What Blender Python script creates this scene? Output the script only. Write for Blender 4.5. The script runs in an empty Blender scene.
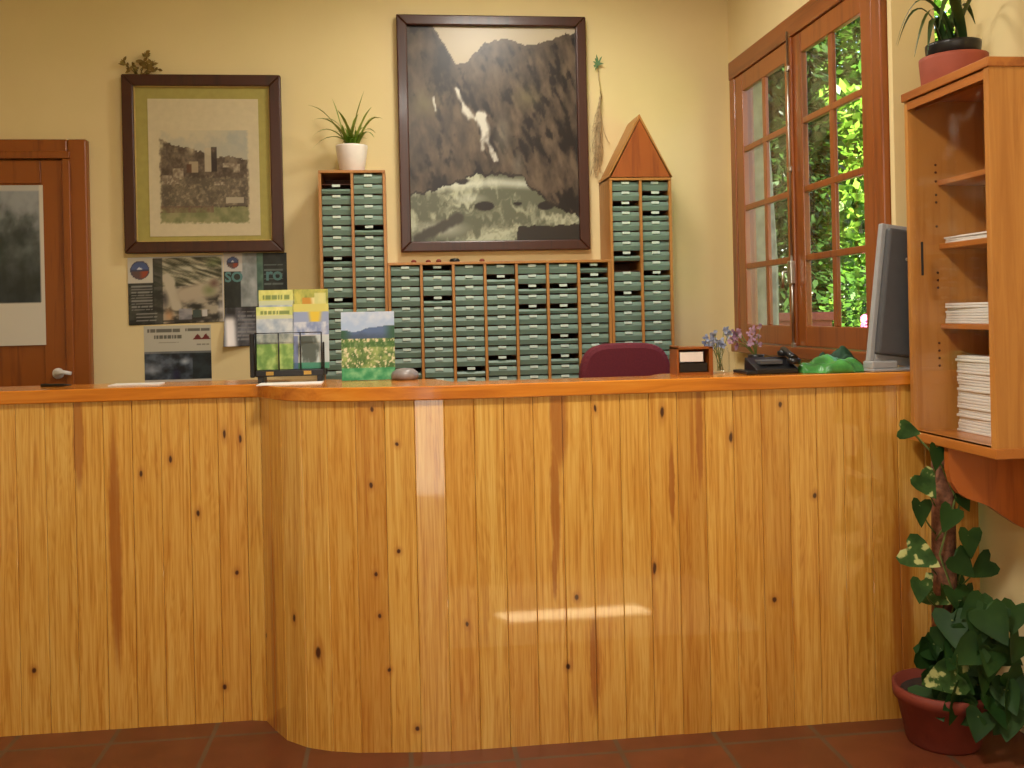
import bpy, bmesh, math, random
from mathutils import Vector, Matrix, noise as mn
R = math.radians
random.seed(7)
S = bpy.context.scene
COL = S.collection

# ------------------------------------------------------------------ helpers
def lin(c):
    c = c/255.0
    return c/12.92 if c <= 0.04045 else ((c+0.055)/1.055)**2.4
def rgb(r, g, b): return (lin(r), lin(g), lin(b), 1.0)
def woff(o):
    v = Vector((0, 0, 0))
    while o is not None:
        v += o.location; o = o.parent
    return v
def tag(o, label=None, cat=None, group=None, kind=None):
    if label: o['label'] = label
    if cat: o['category'] = cat
    if group: o['group'] = group
    if kind: o['kind'] = kind
    return o
def thing(name, loc, label=None, cat=None, group=None, kind=None):
    o = bpy.data.objects.new(name, None); COL.objects.link(o)
    o.location = loc; o.empty_display_size = 0.05
    return tag(o, label, cat, group, kind)

class MB:
    """collects geometry in world metres and links it as one mesh"""
    def __init__(s): s.b = bmesh.new()
    def poly(s, pts): return s.b.faces.new([s.b.verts.new(p) for p in pts])
    def box(s, x0, x1, y0, y1, z0, z1, bev=0.0, M=None):
        t = bmesh.new()
        bmesh.ops.create_cube(t, size=1)
        for v in t.verts:
            v.co = Vector(((x0+x1)/2+v.co.x*(x1-x0), (y0+y1)/2+v.co.y*(y1-y0), (z0+z1)/2+v.co.z*(z1-z0)))
        if bev > 0: bmesh.ops.bevel(t, geom=t.edges[:], offset=bev, segments=2, affect='EDGES', profile=0.5)
        s._add(t, M); return s
    def _add(s, t, M=None):
        if M is not None: bmesh.ops.transform(t, matrix=M, verts=t.verts[:])
        m = {}
        for v in t.verts: m[v] = s.b.verts.new(v.co)
        for f in t.faces:
            try: nf = s.b.faces.new([m[v] for v in f.verts]); nf.smooth = f.smooth
            except ValueError: pass
        t.free()
    def lathe(s, c, prof, n=28, axis='Z', smooth=True, M=None):
        t = bmesh.new(); rings = []
        for (r, h) in prof:
            ring = []
            for k in range(n):
                a = 2*math.pi*k/n
                p = (r*math.cos(a), r*math.sin(a), h)
                if axis == 'Y': p = (p[0], h, p[1])
                if axis == 'X': p = (h, p[0], p[1])
                ring.append(t.verts.new((c[0]+p[0], c[1]+p[1], c[2]+p[2])))
            rings.append(ring)
        for a, b in zip(rings, rings[1:]):
            for k in range(n):
                f = t.faces.new((a[k], a[(k+1) % n], b[(k+1) % n], b[k])); f.smooth = smooth
        if prof[0][0] > 1e-5: t.faces.new(rings[0][::-1])
        if prof[-1][0] > 1e-5: t.faces.new(rings[-1])
        bmesh.ops.remove_doubles(t, verts=t.verts[:], dist=1e-6)
        bmesh.ops.recalc_face_normals(t, faces=t.faces[:])
        s._add(t, M); return s
    def tube(s, pts, r, n=8, M=None):
        t = bmesh.new(); pts = [Vector(p) for p in pts]; rings = []
        rr = r if isinstance(r, (list, tuple)) else [r]*len(pts)
        for i, p in enumerate(pts):
            d = (pts[min(i+1, len(pts)-1)]-pts[max(i-1, 0)]).normalized()
            u = d.cross(Vector((0, 0, 1)))
            if u.length < 0.05: u = d.cross(Vector((1, 0, 0)))
            u.normalize(); w = d.cross(u)
            rings.append([t.verts.new(p+(u*math.cos(2*math.pi*k/n)+w*math.sin(2*math.pi*k/n))*rr[i]) for k in range(n)])
        for a, b in zip(rings, rings[1:]):
            for k in range(n):
                f = t.faces.new((a[k], a[(k+1) % n], b[(k+1) % n], b[k])); f.smooth = True
        t.faces.new(rings[0][::-1]); t.faces.new(rings[-1])
        bmesh.ops.recalc_face_normals(t, faces=t.faces[:])
        s._add(t, M); return s
    def prism(s, pts, d, M=None, bev=0):
        """pts: planar world loop, extruded by vector d"""
        t = bmesh.new(); d = Vector(d)
        a = [t.verts.new(p) for p in pts]; b = [t.verts.new(Vector(p)+d) for p in pts]
        t.faces.new(a); t.faces.new(b[::-1])
        for k in range(len(a)):
            j = (k+1) % len(a); t.faces.new((a[j], a[k], b[k], b[j]))
        bmesh.ops.recalc_face_normals(t, faces=t.faces[:])
        if bev: bmesh.ops.bevel(t, geom=t.edges[:], offset=bev, segments=2, affect='EDGES', profile=0.5)
        s._add(t, M); return s
    def ribbon(s, pts, ws, up=(0, 0, 1), cup=0.25, M=None):
        """strap leaf: a channelled ribbon along pts with half widths ws"""
        t = bmesh.new(); pts = [Vector(p) for p in pts]; rows = []
        for i, p in enumerate(pts):
            d = (pts[min(i+1, len(pts)-1)]-pts[max(i-1, 0)]).normalized()
            u = d.cross(Vector(up))
            if u.length < 0.05: u = d.cross(Vector((1, 0.3, 0)))
            u.normalize(); w = u.cross(d)
            h = ws[i]
            rows.append([t.verts.new(p-u*h+w*h*cup), t.verts.new(p), t.verts.new(p+u*h+w*h*cup)])
        for a, b in zip(rows, rows[1:]):
            for k in range(2):
                f = t.faces.new((a[k], a[k+1], b[k+1], b[k])); f.smooth = True
        s._add(t, M); return s
    def build(s, name, mat, parent=None, sharp=False):
        me = bpy.data.meshes.new(name)
        off = woff(parent) if parent is not None else Vector((0, 0, 0))
        if off.length: bmesh.ops.translate(s.b, vec=-off, verts=s.b.verts[:])
        s.b.normal_update()
        s.b.to_mesh(me); s.b.free()
        me.materials.append(mat)
        o = bpy.data.objects.new(name, me); COL.objects.link(o)
        if parent is not None: o.parent = parent
        return o

# ------------------------------------------------------------------ materials
def nmat(name):
    m = bpy.data.materials.new(name); m.use_nodes = True
    nt = m.node_tree; b = nt.nodes['Principled BSDF']
    return m, nt, b
def N(nt, t, **kw):
    n = nt.nodes.new(t)
    for k, v in kw.items():
        if k == 'i':
            for a, c in v.items(): n.inputs[a].default_value = c
        else: setattr(n, k, v)
    return n
def L(nt, a, b): nt.links.new(a, b)
def ramp(nt, fac, stops):
    r = N(nt, 'ShaderNodeValToRGB'); e = r.color_ramp.elements
    while len(e) < len(stops): e.new(0.5)
    for k, (p, c) in enumerate(stops): e[k].position = p; e[k].color = c
    L(nt, fac, r.inputs['Fac']); return r.outputs['Color']
def bump(nt, b, h, strength, dist=0.002):
    n = N(nt, 'ShaderNodeBump', i={'Strength': strength, 'Distance': dist}); L(nt, h, n.inputs['Height']); L(nt, n.outputs['Normal'], b.inputs['Normal'])
def plain(name, c, rough=0.5, spec=0.5, metal=0.0, var=0.12, scale=30.0, bmp=0.0, coat=0.0):
    m, nt, b = nmat(name)
    tc = N(nt, 'ShaderNodeTexCoord'); no = N(nt, 'ShaderNodeTexNoise', i={'Scale': scale, 'Detail': 4.0})
    L(nt, tc.outputs['Object'], no.inputs['Vector'])
    c2 = tuple(x*(1-var) for x in c[:3])+(1,); c3 = tuple(min(1, x*(1+var)) for x in c[:3])+(1,)
    L(nt, ramp(nt, no.outputs['Fac'], [(0.3, c2), (0.7, c3)]), b.inputs['Base Color'])
    b.inputs['Roughness'].default_value = rough; b.inputs['Metallic'].default_value = metal
    b.inputs['Specular IOR Level'].default_value = spec; b.inputs['Coat Weight'].default_value = coat
    if bmp: bump(nt, b, no.outputs['Fac'], bmp)
    return m
def wood(name, c1, c2, axis='Z', rough=0.35, coat=0.3, scale=1.0, c3=None):
    m, nt, b = nmat(name)
    tc = N(nt, 'ShaderNodeTexCoord'); mp = N(nt, 'ShaderNodeMapping')
    sc = {'X': (2.2, 34, 34), 'Y': (34, 2.2, 34), 'Z': (34, 34, 2.2)}[axis]
    mp.inputs['Scale'].default_value = tuple(q*scale for q in sc)
    L(nt, tc.outputs['Object'], mp.inputs['Vector'])
    n1 = N(nt, 'ShaderNodeTexNoise', i={'Scale': 1.0, 'Detail': 5.0, 'Roughness': 0.6, 'Distortion': 0.7})
    n2 = N(nt, 'ShaderNodeTexNoise', i={'Scale': 0.22, 'Detail': 2.0, 'Distortion': 1.2})
    L(nt, mp.outputs['Vector'], n1.inputs['Vector']); L(nt, mp.outputs['Vector'], n2.inputs['Vector'])
    ad = N(nt, 'ShaderNodeMath', operation='MULTIPLY_ADD', i={1: 0.55}); L(nt, n1.outputs['Fac'], ad.inputs[0])
    h = N(nt, 'ShaderNodeMath', operation='MULTIPLY', i={1: 0.45}); L(nt, n2.outputs['Fac'], h.inputs[0]); L(nt, h.outputs[0], ad.inputs[2])
    L(nt, ramp(nt, ad.outputs[0], [(0.32, c2), (0.5, c1), (0.7, c3 or c1)]), b.inputs['Base Color'])
    b.inputs['Roughness'].default_value = rough; b.inputs['Coat Weight'].default_value = coat; b.inputs['Coat Roughness'].default_value = 0.15
    bump(nt, b, n1.outputs['Fac'], 0.08, 0.001)
    return m
def print_mat(name, rough=0.45, spec=0.4):
    m, nt, b = nmat(name)
    a = N(nt, 'ShaderNodeVertexColor', layer_name='Col'); L(nt, a.outputs['Color'], b.inputs['Base Color'])
    b.inputs['Roughness'].default_value = rough; b.inputs['Specular IOR Level'].default_value = spec
    return m
def leaf_mat(name, c1, c2, scale=6.0, trans=0.25, rough=0.4, streak=None):
    m, nt, b = nmat(name)
    tc = N(nt, 'ShaderNodeTexCoord'); no = N(nt, 'ShaderNodeTexNoise', i={'Scale': scale, 'Detail': 3.0})
    L(nt, tc.outputs['Object'], no.inputs['Vector'])
    st = [(0.35, c1), (0.56 if streak else 0.62, c2)]
    if streak: st += [(0.61, streak)]
    col = ramp(nt, no.outputs['Fac'], st)
    L(nt, col, b.inputs['Base Color']); b.inputs['Roughness'].default_value = rough; b.inputs['Specular IOR Level'].default_value = .22
    if trans:
        t = N(nt, 'ShaderNodeBsdfTranslucent'); L(nt, col, t.inputs['Color'])
        mx = N(nt, 'ShaderNodeMixShader', i={'Fac': trans}); L(nt, b.outputs[0], mx.inputs[1]); L(nt, t.outputs[0], mx.inputs[2])
        L(nt, mx.outputs[0], nt.nodes['Material Output'].inputs['Surface'])
    return m
def glass_mat(name, refl=1.0, tint=(1, 1, 1, 1)):
    m, nt, b = nmat(name); nt.nodes.remove(b)
    f = N(nt, 'ShaderNodeLayerWeight', i={'Blend': 0.5}); p5 = N(nt, 'ShaderNodeMath', operation='POWER', i={1: 5.0}); L(nt, f.outputs['Facing'], p5.inputs[0])
    k = N(nt, 'ShaderNodeMath', operation='MULTIPLY_ADD', i={1: 0.9*refl, 2: 0.035*refl})
    L(nt, p5.outputs[0], k.inputs[0])
    t = N(nt, 'ShaderNodeBsdfTransparent'); t.inputs['Color'].default_value = tint
    g = N(nt, 'ShaderNodeBsdfGlossy', i={'Roughness': 0.02}); mx = N(nt, 'ShaderNodeMixShader')
    L(nt, k.outputs[0], mx.inputs['Fac']); L(nt, t.outputs[0], mx.inputs[1]); L(nt, g.outputs[0], mx.inputs[2])
    L(nt, mx.outputs[0], nt.nodes['Material Output'].inputs['Surface'])
    return m

M = {}
def wall_paint(name, c1, c2):
    m, nt, b = nmat(name)
    tc = N(nt, 'ShaderNodeTexCoord')
    n1 = N(nt, 'ShaderNodeTexNoise', i={'Scale': 1.6, 'Detail': 4.0, 'Roughness': 0.55})
    n2 = N(nt, 'ShaderNodeTexNoise', i={'Scale': 90.0, 'Detail': 3.0})
    L(nt, tc.outputs['Object'], n1.inputs['Vector']); L(nt, tc.outputs['Object'], n2.inputs['Vector'])
    L(nt, ramp(nt, n1.outputs['Fac'], [(0.3, c1), (0.7, c2)]), b.inputs['Base Color'])
    b.inputs['Roughness'].default_value = 0.75; b.inputs['Specular IOR Level'].default_value = 0.25
    bump(nt, b, n2.outputs['Fac'], 0.15, 0.002)
    return m
M['wall'] = wall_paint('yellow_plaster', rgb(224, 204, 150), rgb(232, 212, 160))
M['ceiling'] = wall_paint('white_plaster', rgb(232, 222, 198), rgb(238, 230, 208))
def tile_floor():
    m, nt, b = nmat('terracotta_tiles')
    tc = N(nt, 'ShaderNodeTexCoord')
    br = N(nt, 'ShaderNodeTexBrick', offset=0.0, i={'Scale': 1.0, 'Mortar Size': 0.008, 'Brick Width': 0.33, 'Row Height': 0.33,
        'Color1': rgb(116, 62, 38), 'Color2': rgb(102, 52, 32), 'Mortar': rgb(92, 72, 56)})
    L(nt, tc.outputs['Object'], br.inputs['Vector'])
    no = N(nt, 'ShaderNodeTexNoise', i={'Scale': 9.0, 'Detail': 4.0}); L(nt, tc.outputs['Object'], no.inputs['Vector'])
    mx = N(nt, 'ShaderNodeMix', data_type='RGBA', blend_type='MULTIPLY', i={0: 0.5})
    L(nt, br.outputs['Color'], mx.inputs[6]); L(nt, ramp(nt, no.outputs['Fac'], [(0.3, (.6, .55, .5, 1)), (0.7, (1, 1, 1, 1))]), mx.inputs[7])
    L(nt, mx.outputs[2], b.inputs['Base Color']); b.inputs['Roughness'].default_value = 0.35
    bump(nt, b, br.outputs['Fac'], -0.3, 0.003)
    return m
M['floor'] = tile_floor()
M['edge'] = wood('varnished_pine_edge', rgb(212, 128, 36), rgb(172, 88, 18), 'X', 0.22, 0.6, 0.8, rgb(228, 154, 56))
M['door'] = wood('stained_pine_door', rgb(146, 78, 20), rgb(110, 52, 10), 'Z', 0.4, 0.2)
M['frame_v'] = wood('window_wood_upright', rgb(148, 78, 24), rgb(104, 48, 12), 'Z', 0.35, 0.4)
M['frame_h'] = wood('window_wood_level', rgb(140, 72, 24), rgb(100, 46, 12), 'Y', 0.35, 0.4)
M['dark'] = wood('dark_mahogany', rgb(66, 30, 12), rgb(40, 18, 8), 'Z', 0.4, 0.12)
M['rack'] = wood('rack_pine', rgb(178, 120, 54), rgb(142, 88, 34), 'Z', 0.45, 0.15)
M['rack_h'] = wood('rack_pine_level', rgb(178, 120, 54), rgb(142, 88, 34), 'X', 0.45, 0.15)
M['rack_in'] = wood('rack_back', rgb(96, 50, 24), rgb(70, 34, 18), 'Z', 0.6, 0.0)
M['gable'] = wood('gable_board', rgb(160, 82, 24), rgb(120, 54, 14), 'Z', 0.4, 0.2)
M['cab'] = wood('cabinet_pine', rgb(190, 130, 62), rgb(166, 104, 42), 'Z', 0.35, 0.3)
M['cab_y'] = wood('cabinet_pine_level', rgb(176, 106, 42), rgb(146, 78, 28), 'Y', 0.35, 0.3)
M['bracket'] = wood('bracket_pine', rgb(176, 92, 34), rgb(136, 62, 20), 'Z', 0.35, 0.3)
M['tray'] = plain('green_plastic_tray', rgb(112, 136, 120), 0.45, var=0.1, scale=8)
M['tag'] = plain('pale_card_tag', rgb(206, 220, 204), 0.5, var=0.06)
M['white'] = plain('white_paper', rgb(226, 222, 214), 0.6, var=0.04)
M['white_pot'] = plain('white_glazed_pot', rgb(236, 226, 216), 0.3, var=0.03)
M['olive'] = plain('olive_mat_board', rgb(164, 152, 78), 0.7, var=0.06)
M['gold'] = plain('gilt_fillet', rgb(190, 160, 90), 0.4, var=0.1)
M['black'] = plain('black_plastic', rgb(22, 22, 24), 0.35, var=0.1)
M['soil'] = plain('dark_soil', rgb(44, 32, 24), 0.95, var=0.4, scale=60, bmp=0.6)
M['terra'] = plain('terracotta', rgb(156, 76, 54), 0.7, var=0.12, scale=10)
M['terra2'] = plain('dark_terracotta', rgb(124, 50, 34), 0.7, var=0.15, scale=10)
M['maroon'] = plain('maroon_upholstery', rgb(100, 22, 36), 0.8, var=0.1, scale=120, bmp=0.2)
M['steel'] = plain('brushed_steel', rgb(200, 196, 186), 0.3, metal=1.0, var=0.05)
M['brass'] = plain('brass', rgb(190, 150, 80), 0.3, metal=1.0, var=0.08)
M['mon'] = plain('dark_grey_plastic', rgb(78, 78, 80), 0.5, var=0.05)
M['silver'] = plain('silver_plastic', rgb(158, 158, 158), 0.4, var=0.05)
M['screen'] = plain('dark_screen', rgb(14, 16, 20), 0.15, var=0.05)
M['stone'] = plain('grey_stone', rgb(132, 124, 120), 0.35, var=0.25, scale=40)
M['moss'] = plain('coir_pole', rgb(112, 72, 50), 0.95, var=0.45, scale=70, bmp=1.0)
M['bag'] = plain('green_plastic_bag', rgb(70, 140, 66), 0.3, var=0.5, scale=22)
M['bag_d'] = plain('dark_green_cloth', rgb(22, 62, 38), 0.7, var=0.3, scale=18)
M['purple'] = leaf_mat('purple_petal', rgb(150, 112, 140), rgb(196, 160, 180), 40, 0.2, 0.6)
M['blue'] = leaf_mat('blue_petal', rgb(118, 128, 158), rgb(176, 184, 204), 40, 0.2, 0.6)
M['pink'] = leaf_mat('pink_petal', rgb(206, 66, 120), rgb(236, 110, 158), 8, 0.3, 0.6)
M['stem'] = plain('green_stem', rgb(96, 110, 52), 0.6, var=0.2)
M['spider'] = leaf_mat('strap_leaf', rgb(96, 128, 36), rgb(156, 164, 76), 9, 0.2)
M['pothos'] = leaf_mat('pothos_leaf', rgb(26, 52, 22), rgb(44, 76, 32), 7, 0.12, 0.55)
M['pothos_v'] = leaf_mat('variegated_leaf', rgb(40, 70, 32), rgb(64, 96, 46), 22, 0.12, 0.55, rgb(190, 196, 130))
M['dleaf'] = leaf_mat('dark_strap_leaf', rgb(40, 60, 28), rgb(72, 86, 40), 8, 0.15)
M['dried'] = plain('dried_flower', rgb(128, 104, 46), 0.9, var=0.3, scale=60)
M['lichen'] = plain('grey_dried_fronds', rgb(200, 176, 134), 0.9, var=0.25, scale=60)
M['print'] = print_mat('printed_sheet', 0.4)
M['photo'] = print_mat('photographic_print', 0.35)
M['glass'] = glass_mat('window_glass')
M['cabglass'] = glass_mat('cabinet_glass', .6)
M['teal'] = plain('teal_ink', rgb(84, 128, 126), 0.5, var=0.03)
M['ink'] = plain('dark_ink', rgb(34, 44, 40), 0.5, var=0.03)
M['lawn'] = plain('lawn', rgb(84, 120, 44), 0.9, var=0.4, scale=3, bmp=0.4)
M['trunk'] = plain('grey_bark', rgb(132, 120, 108), 0.9, var=0.35, scale=14, bmp=0.8)
M['bush_d'] = leaf_mat('shade_toned_leaf', rgb(22, 40, 14), rgb(40, 62, 22), 2.5, 0.3)  # foliage shade put into a darker leaf colour
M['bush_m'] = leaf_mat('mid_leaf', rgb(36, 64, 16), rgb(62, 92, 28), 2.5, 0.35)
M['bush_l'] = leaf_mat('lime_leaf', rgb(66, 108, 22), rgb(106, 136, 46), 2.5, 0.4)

# counter planks: grain along z, knots and heartwood streaks where the timber has them
KNOTS = [(-.30, .313, .013, .026), (.806, .551, .008, .024), (.842, 1.061, .008, .024), (1.074, .970, .009, .024), (-.10, 1.10, .007, .012),
    (-.023, .985, .008, .010), (-.111, .855, .008, .012), (-.027, .642, .008, .010), (-.101, .57, .008, .010), (-.091, .436, .008, .010),
    (-.40, .412, .008, .016), (1.21, .423, .010, .012), (.021, .076, .009, .010), (-.064, .263, .008, .009), (.187, .404, .007, .010),
    (1.245, 1.071, .008, .012), (.511, .245, .010, .012), (.546, .47, .008, .012), (-.762, 1.0, .007, .02), (-1.045, .873, .007, .014),
    (-.857, .728, .008, .014), (-1.41, .216, .010, .012), (-.78, .123, .010, .012), (-.73, .516, .008, .012), (-.71, .98, .007, .018),
    (-.946, .92, .007, .016), (1.36, .765, .009, .012), (.62, 1.08, .006, .016), (-.62, .30, .008, .012)]
STREAKS = [(.498, 1.06, .036, .22), (.482, .78, .020, .26), (.474, .56, .011, .12), (.967, 1.0, .014, .24), (-1.25, 1.0, .022, .22), (-1.135, .62, .026, .50),
    (-.545, .30, .035, .5), (.60, .25, .020, .2), (1.66, .40, .05, .4), (.87, .82, .012, .16)]
def plank_mat():
    m, nt, b = nmat('varnished_pine_planks')
    uv = N(nt, 'ShaderNodeUVMap', uv_map='UV'); at = N(nt, 'ShaderNodeVertexColor', layer_name='Tone')
    sep = N(nt, 'ShaderNodeSeparateColor'); L(nt, at.outputs['Color'], sep.inputs[0])
    rnd = N(nt, 'ShaderNodeCombineXYZ'); L(nt, sep.outputs[1], rnd.inputs[2])
    k = N(nt, 'ShaderNodeVectorMath', operation='SCALE', i={'Scale': 40.0}); L(nt, rnd.outputs[0], k.inputs[0])
    v = N(nt, 'ShaderNodeVectorMath', operation='ADD'); L(nt, uv.outputs[0], v.inputs[0]); L(nt, k.outputs[0], v.inputs[1])
    def grain(sx, sy, det, dist):
        mp = N(nt, 'ShaderNodeMapping'); mp.inputs['Scale'].default_value = (sx, sy, 1); L(nt, v.outputs[0], mp.inputs['Vector'])
        n = N(nt, 'ShaderNodeTexNoise', i={'Scale': 1.0, 'Detail': det, 'Roughness': 0.6, 'Distortion': dist}); L(nt, mp.outputs[0], n.inputs['Vector'])
        return n.outputs['Fac']
    g1 = grain(95, 2.6, 5, 0.5); g2 = grain(26, 1.6, 2, 1.6)
    # growth rings seen as cathedral arches
    rg = N(nt, 'ShaderNodeMath', operation='MULTIPLY', i={1: 38.0}); L(nt, g2, rg.inputs[0])
    sn = N(nt, 'ShaderNodeMath', operation='SINE'); L(nt, rg.outputs[0], sn.inputs[0])
    a = N(nt, 'ShaderNodeMath', operation='MULTIPLY_ADD', i={1: 0.05}); L(nt, sn.outputs[0], a.inputs[0]); L(nt, g1, a.inputs[2])
    col = ramp(nt, a.outputs[0], [(0.30, rgb(194, 126, 42)), (0.48, rgb(218, 160, 68)), (0.70, rgb(232, 184, 96))])
    # tone of each board
    tn = ramp(nt, sep.outputs[0], [(0.0, (.78, .68, .56, 1)), (0.5, (1, 1, 1, 1)), (1.0, (1.0, 1.07, 1.14, 1))])
    mx = N(nt, 'ShaderNodeMix', data_type='RGBA', blend_type='MULTIPLY', i={0: 1.0}); L(nt, col, mx.inputs[6]); L(nt, tn, mx.inputs[7])
    wob = N(nt, 'ShaderNodeTexNoise', i={'Scale': 22.0, 'Detail': 2.0}); L(nt, uv.outputs[0], wob.inputs['Vector'])
    wc = N(nt, 'ShaderNodeVectorMath', operation='MULTIPLY_ADD'); wc.inputs[1].default_value = (.010, .012, 0); L(nt, wob.outputs['Color'], wc.inputs[0])
    off = N(nt, 'ShaderNodeVectorMath', operation='SUBTRACT'); L(nt, uv.outputs[0], off.inputs[0]); off.inputs[1].default_value = (.005, .006, 0)
    L(nt, off.outputs[0], wc.inputs[2])
    def spots(lst, lo, hi, src):
        acc = None
        for (s, z, rs, rz) in lst:
            p = N(nt, 'ShaderNodeVectorMath', operation='SUBTRACT'); L(nt, src, p.inputs[0]); p.inputs[1].default_value = (s, z, 0)
            q = N(nt, 'ShaderNodeVectorMath', operation='MULTIPLY'); L(nt, p.outputs[0], q.inputs[0]); q.inputs[1].default_value = (1/rs, 1/rz, 0)
            l = N(nt, 'ShaderNodeVectorMath', operation='LENGTH'); L(nt, q.outputs[0], l.inputs[0])
            if acc is None: acc = l.outputs['Value']
            else:
                mi = N(nt, 'ShaderNodeMath', operation='MINIMUM'); L(nt, acc, mi.inputs[0]); L(nt, l.outputs['Value'], mi.inputs[1]); acc = mi.outputs[0]
        r = N(nt, 'ShaderNodeMapRange', interpolation_type='SMOOTHSTEP', i={'From Min': lo, 'From Max': hi, 'To Min': 1.0, 'To Max': 0.0}); L(nt, acc, r.inputs['Value'])
        return r.outputs[0]
    st = spots(STREAKS, 0.55, 1.0, wc.outputs[0])
    sg = N(nt, 'ShaderNodeMath', operation='MULTIPLY', i={1: 0.75}); L(nt, st, sg.inputs[0])
    m2 = N(nt, 'ShaderNodeMix', data_type='RGBA'); L(nt, sg.outputs[0], m2.inputs[0]); L(nt, mx.outputs[2], m2.inputs[6]); m2.inputs[7].default_value = rgb(160, 86, 26)
    halo = spots(KNOTS, 0.6, 2.6, wc.outputs[0]); hm = N(nt, 'ShaderNodeMath', operation='MULTIPLY', i={1: 0.45}); L(nt, halo, hm.inputs[0])
    m3 = N(nt, 'ShaderNodeMix', data_type='RGBA'); L(nt, hm.outputs[0], m3.inputs[0]); L(nt, m2.outputs[2], m3.inputs[6]); m3.inputs[7].default_value = rgb(166, 92, 32)
    kn = spots(KNOTS, 0.45, 1.0, wc.outputs[0])
    m4 = N(nt, 'ShaderNodeMix', data_type='RGBA'); L(nt, kn, m4.inputs[0]); L(nt, m3.outputs[2], m4.inputs[6]); m4.inputs[7].default_value = rgb(72, 32, 12)
    L(nt, m4.outputs[2], b.inputs['Base Color'])
    b.inputs['Roughness'].default_value = 0.32; b.inputs['Coat Weight'].default_value = 1.0; b.inputs['Coat Roughness'].default_value = 0.05; b.inputs['Coat IOR'].default_value = 1.7
    return m
M['plank'] = plank_mat()

# ------------------------------------------------------------------ the setting
XL, YF, H = -2.5, -1.2, 3.2
YB, XA, XB, YJ = 4.85, 1.735, 1.97, 3.235
def struct(name, mb, mat): return tag(mb.build(name, mat), kind='structure')
struct('floor', MB().box(XL-.2, XB+.2, YF-.2, YB+.2, -.12, 0), M['floor'])
struct('ceiling', MB().box(XL-.2, XB+.3, YF-.2, YB+.2, H, H+.15), M['ceiling'])
struct('wall_back', MB().box(XL-.2, XA+.155, YB, YB+.25, 0, H), M['wall'])
struct('wall_left', MB().box(XL-.2, XL, YF-.2, YB, 0, H), M['wall'])
WY0, WY1, WZ0, WZ1 = 3.215, 4.785, 1.175, 2.66
mb = MB()                                    # right wall: behind the counter with the window opening, then the step back
mb.box(XA, XA+.16, WY1, YB, 0, H)
mb.box(XA, XA+.16, WY0, WY1, 0, WZ0)
mb.box(XA, XA+.16, WY0, WY1, WZ1, H)
mb.box(XA, XA+.16, YJ-.05, WY0, 0, H)
mb.box(XB, XB+.25, YF-.2, YJ-.05, 0, H)
struct('wall_right', mb, M['wall'])
struct('trim_1', MB().box(1.815, XA+.16, WY1-.012, WY1, 1.225, 2.575), plain('grey_stone_reveal', rgb(150, 138, 122), .9, var=.3, scale=16, bmp=.5))
mb = MB()                                    # front wall behind the camera, with an added slot shaping the sun strip
vx0, vx1, vz0, vz1 = -.78, -.03, 1.905, 2.122
mb.box(XL, vx0, YF-.2, YF, 0, H); mb.box(vx1, XB, YF-.2, YF, 0, H)
mb.box(vx0, vx1, YF-.2, YF, 0, vz0); mb.box(vx0, vx1, YF-.2, YF, vz1, H)
struct('wall_front', mb, M['wall'])

# door at the left of the back wall
d = thing('door_1', (-1.9, YB, 0), kind='structure')
mb = MB()
for x0, x1, z0, z1 in ((-1.575, -1.488, 0, 2.281), (-2.40, -2.313, 0, 2.281), (-2.313, -1.575, 2.19, 2.281)):
    mb.box(x0, x1, 4.80, YB, z0, z1, .008)
mb.box(-1.598, -1.562, 4.787, 4.802, 0, 2.185, .004); mb.box(-2.33, -1.562, 4.787, 4.802, 2.187, 2.223, .004)
mb.build('door_frame', M['door'], d)
mb = MB().box(-2.31, -1.578, 4.815, 4.85, 0.005, 2.185, .004)
mb.box(-1.70, -1.602, 4.805, 4.816, 0.01, 2.18, .003); mb.box(-2.31, -1.701, 4.806, 4.817, 2.07, 2.18, .003); mb.box(-2.31, -1.701, 4.806, 4.817, .92, 1.10, .003)
mb.build('door_leaf', M['door'], d)
mb = MB(); mb.lathe((-1.638, 4.805, 1.158), [(.0, -.012), (.026, -.012), (.026, 0)], 20, 'Y')
mb.tube([(-1.638, 4.80, 1.158), (-1.638, 4.755, 1.158)], .009); mb.tube([(-1.638, 4.757, 1.160), (-1.60, 4.755, 1.165), (-1.565, 4.757, 1.158)], [.011, .010, .009])
mb.build('door_handle', M['white'], d)

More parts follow.
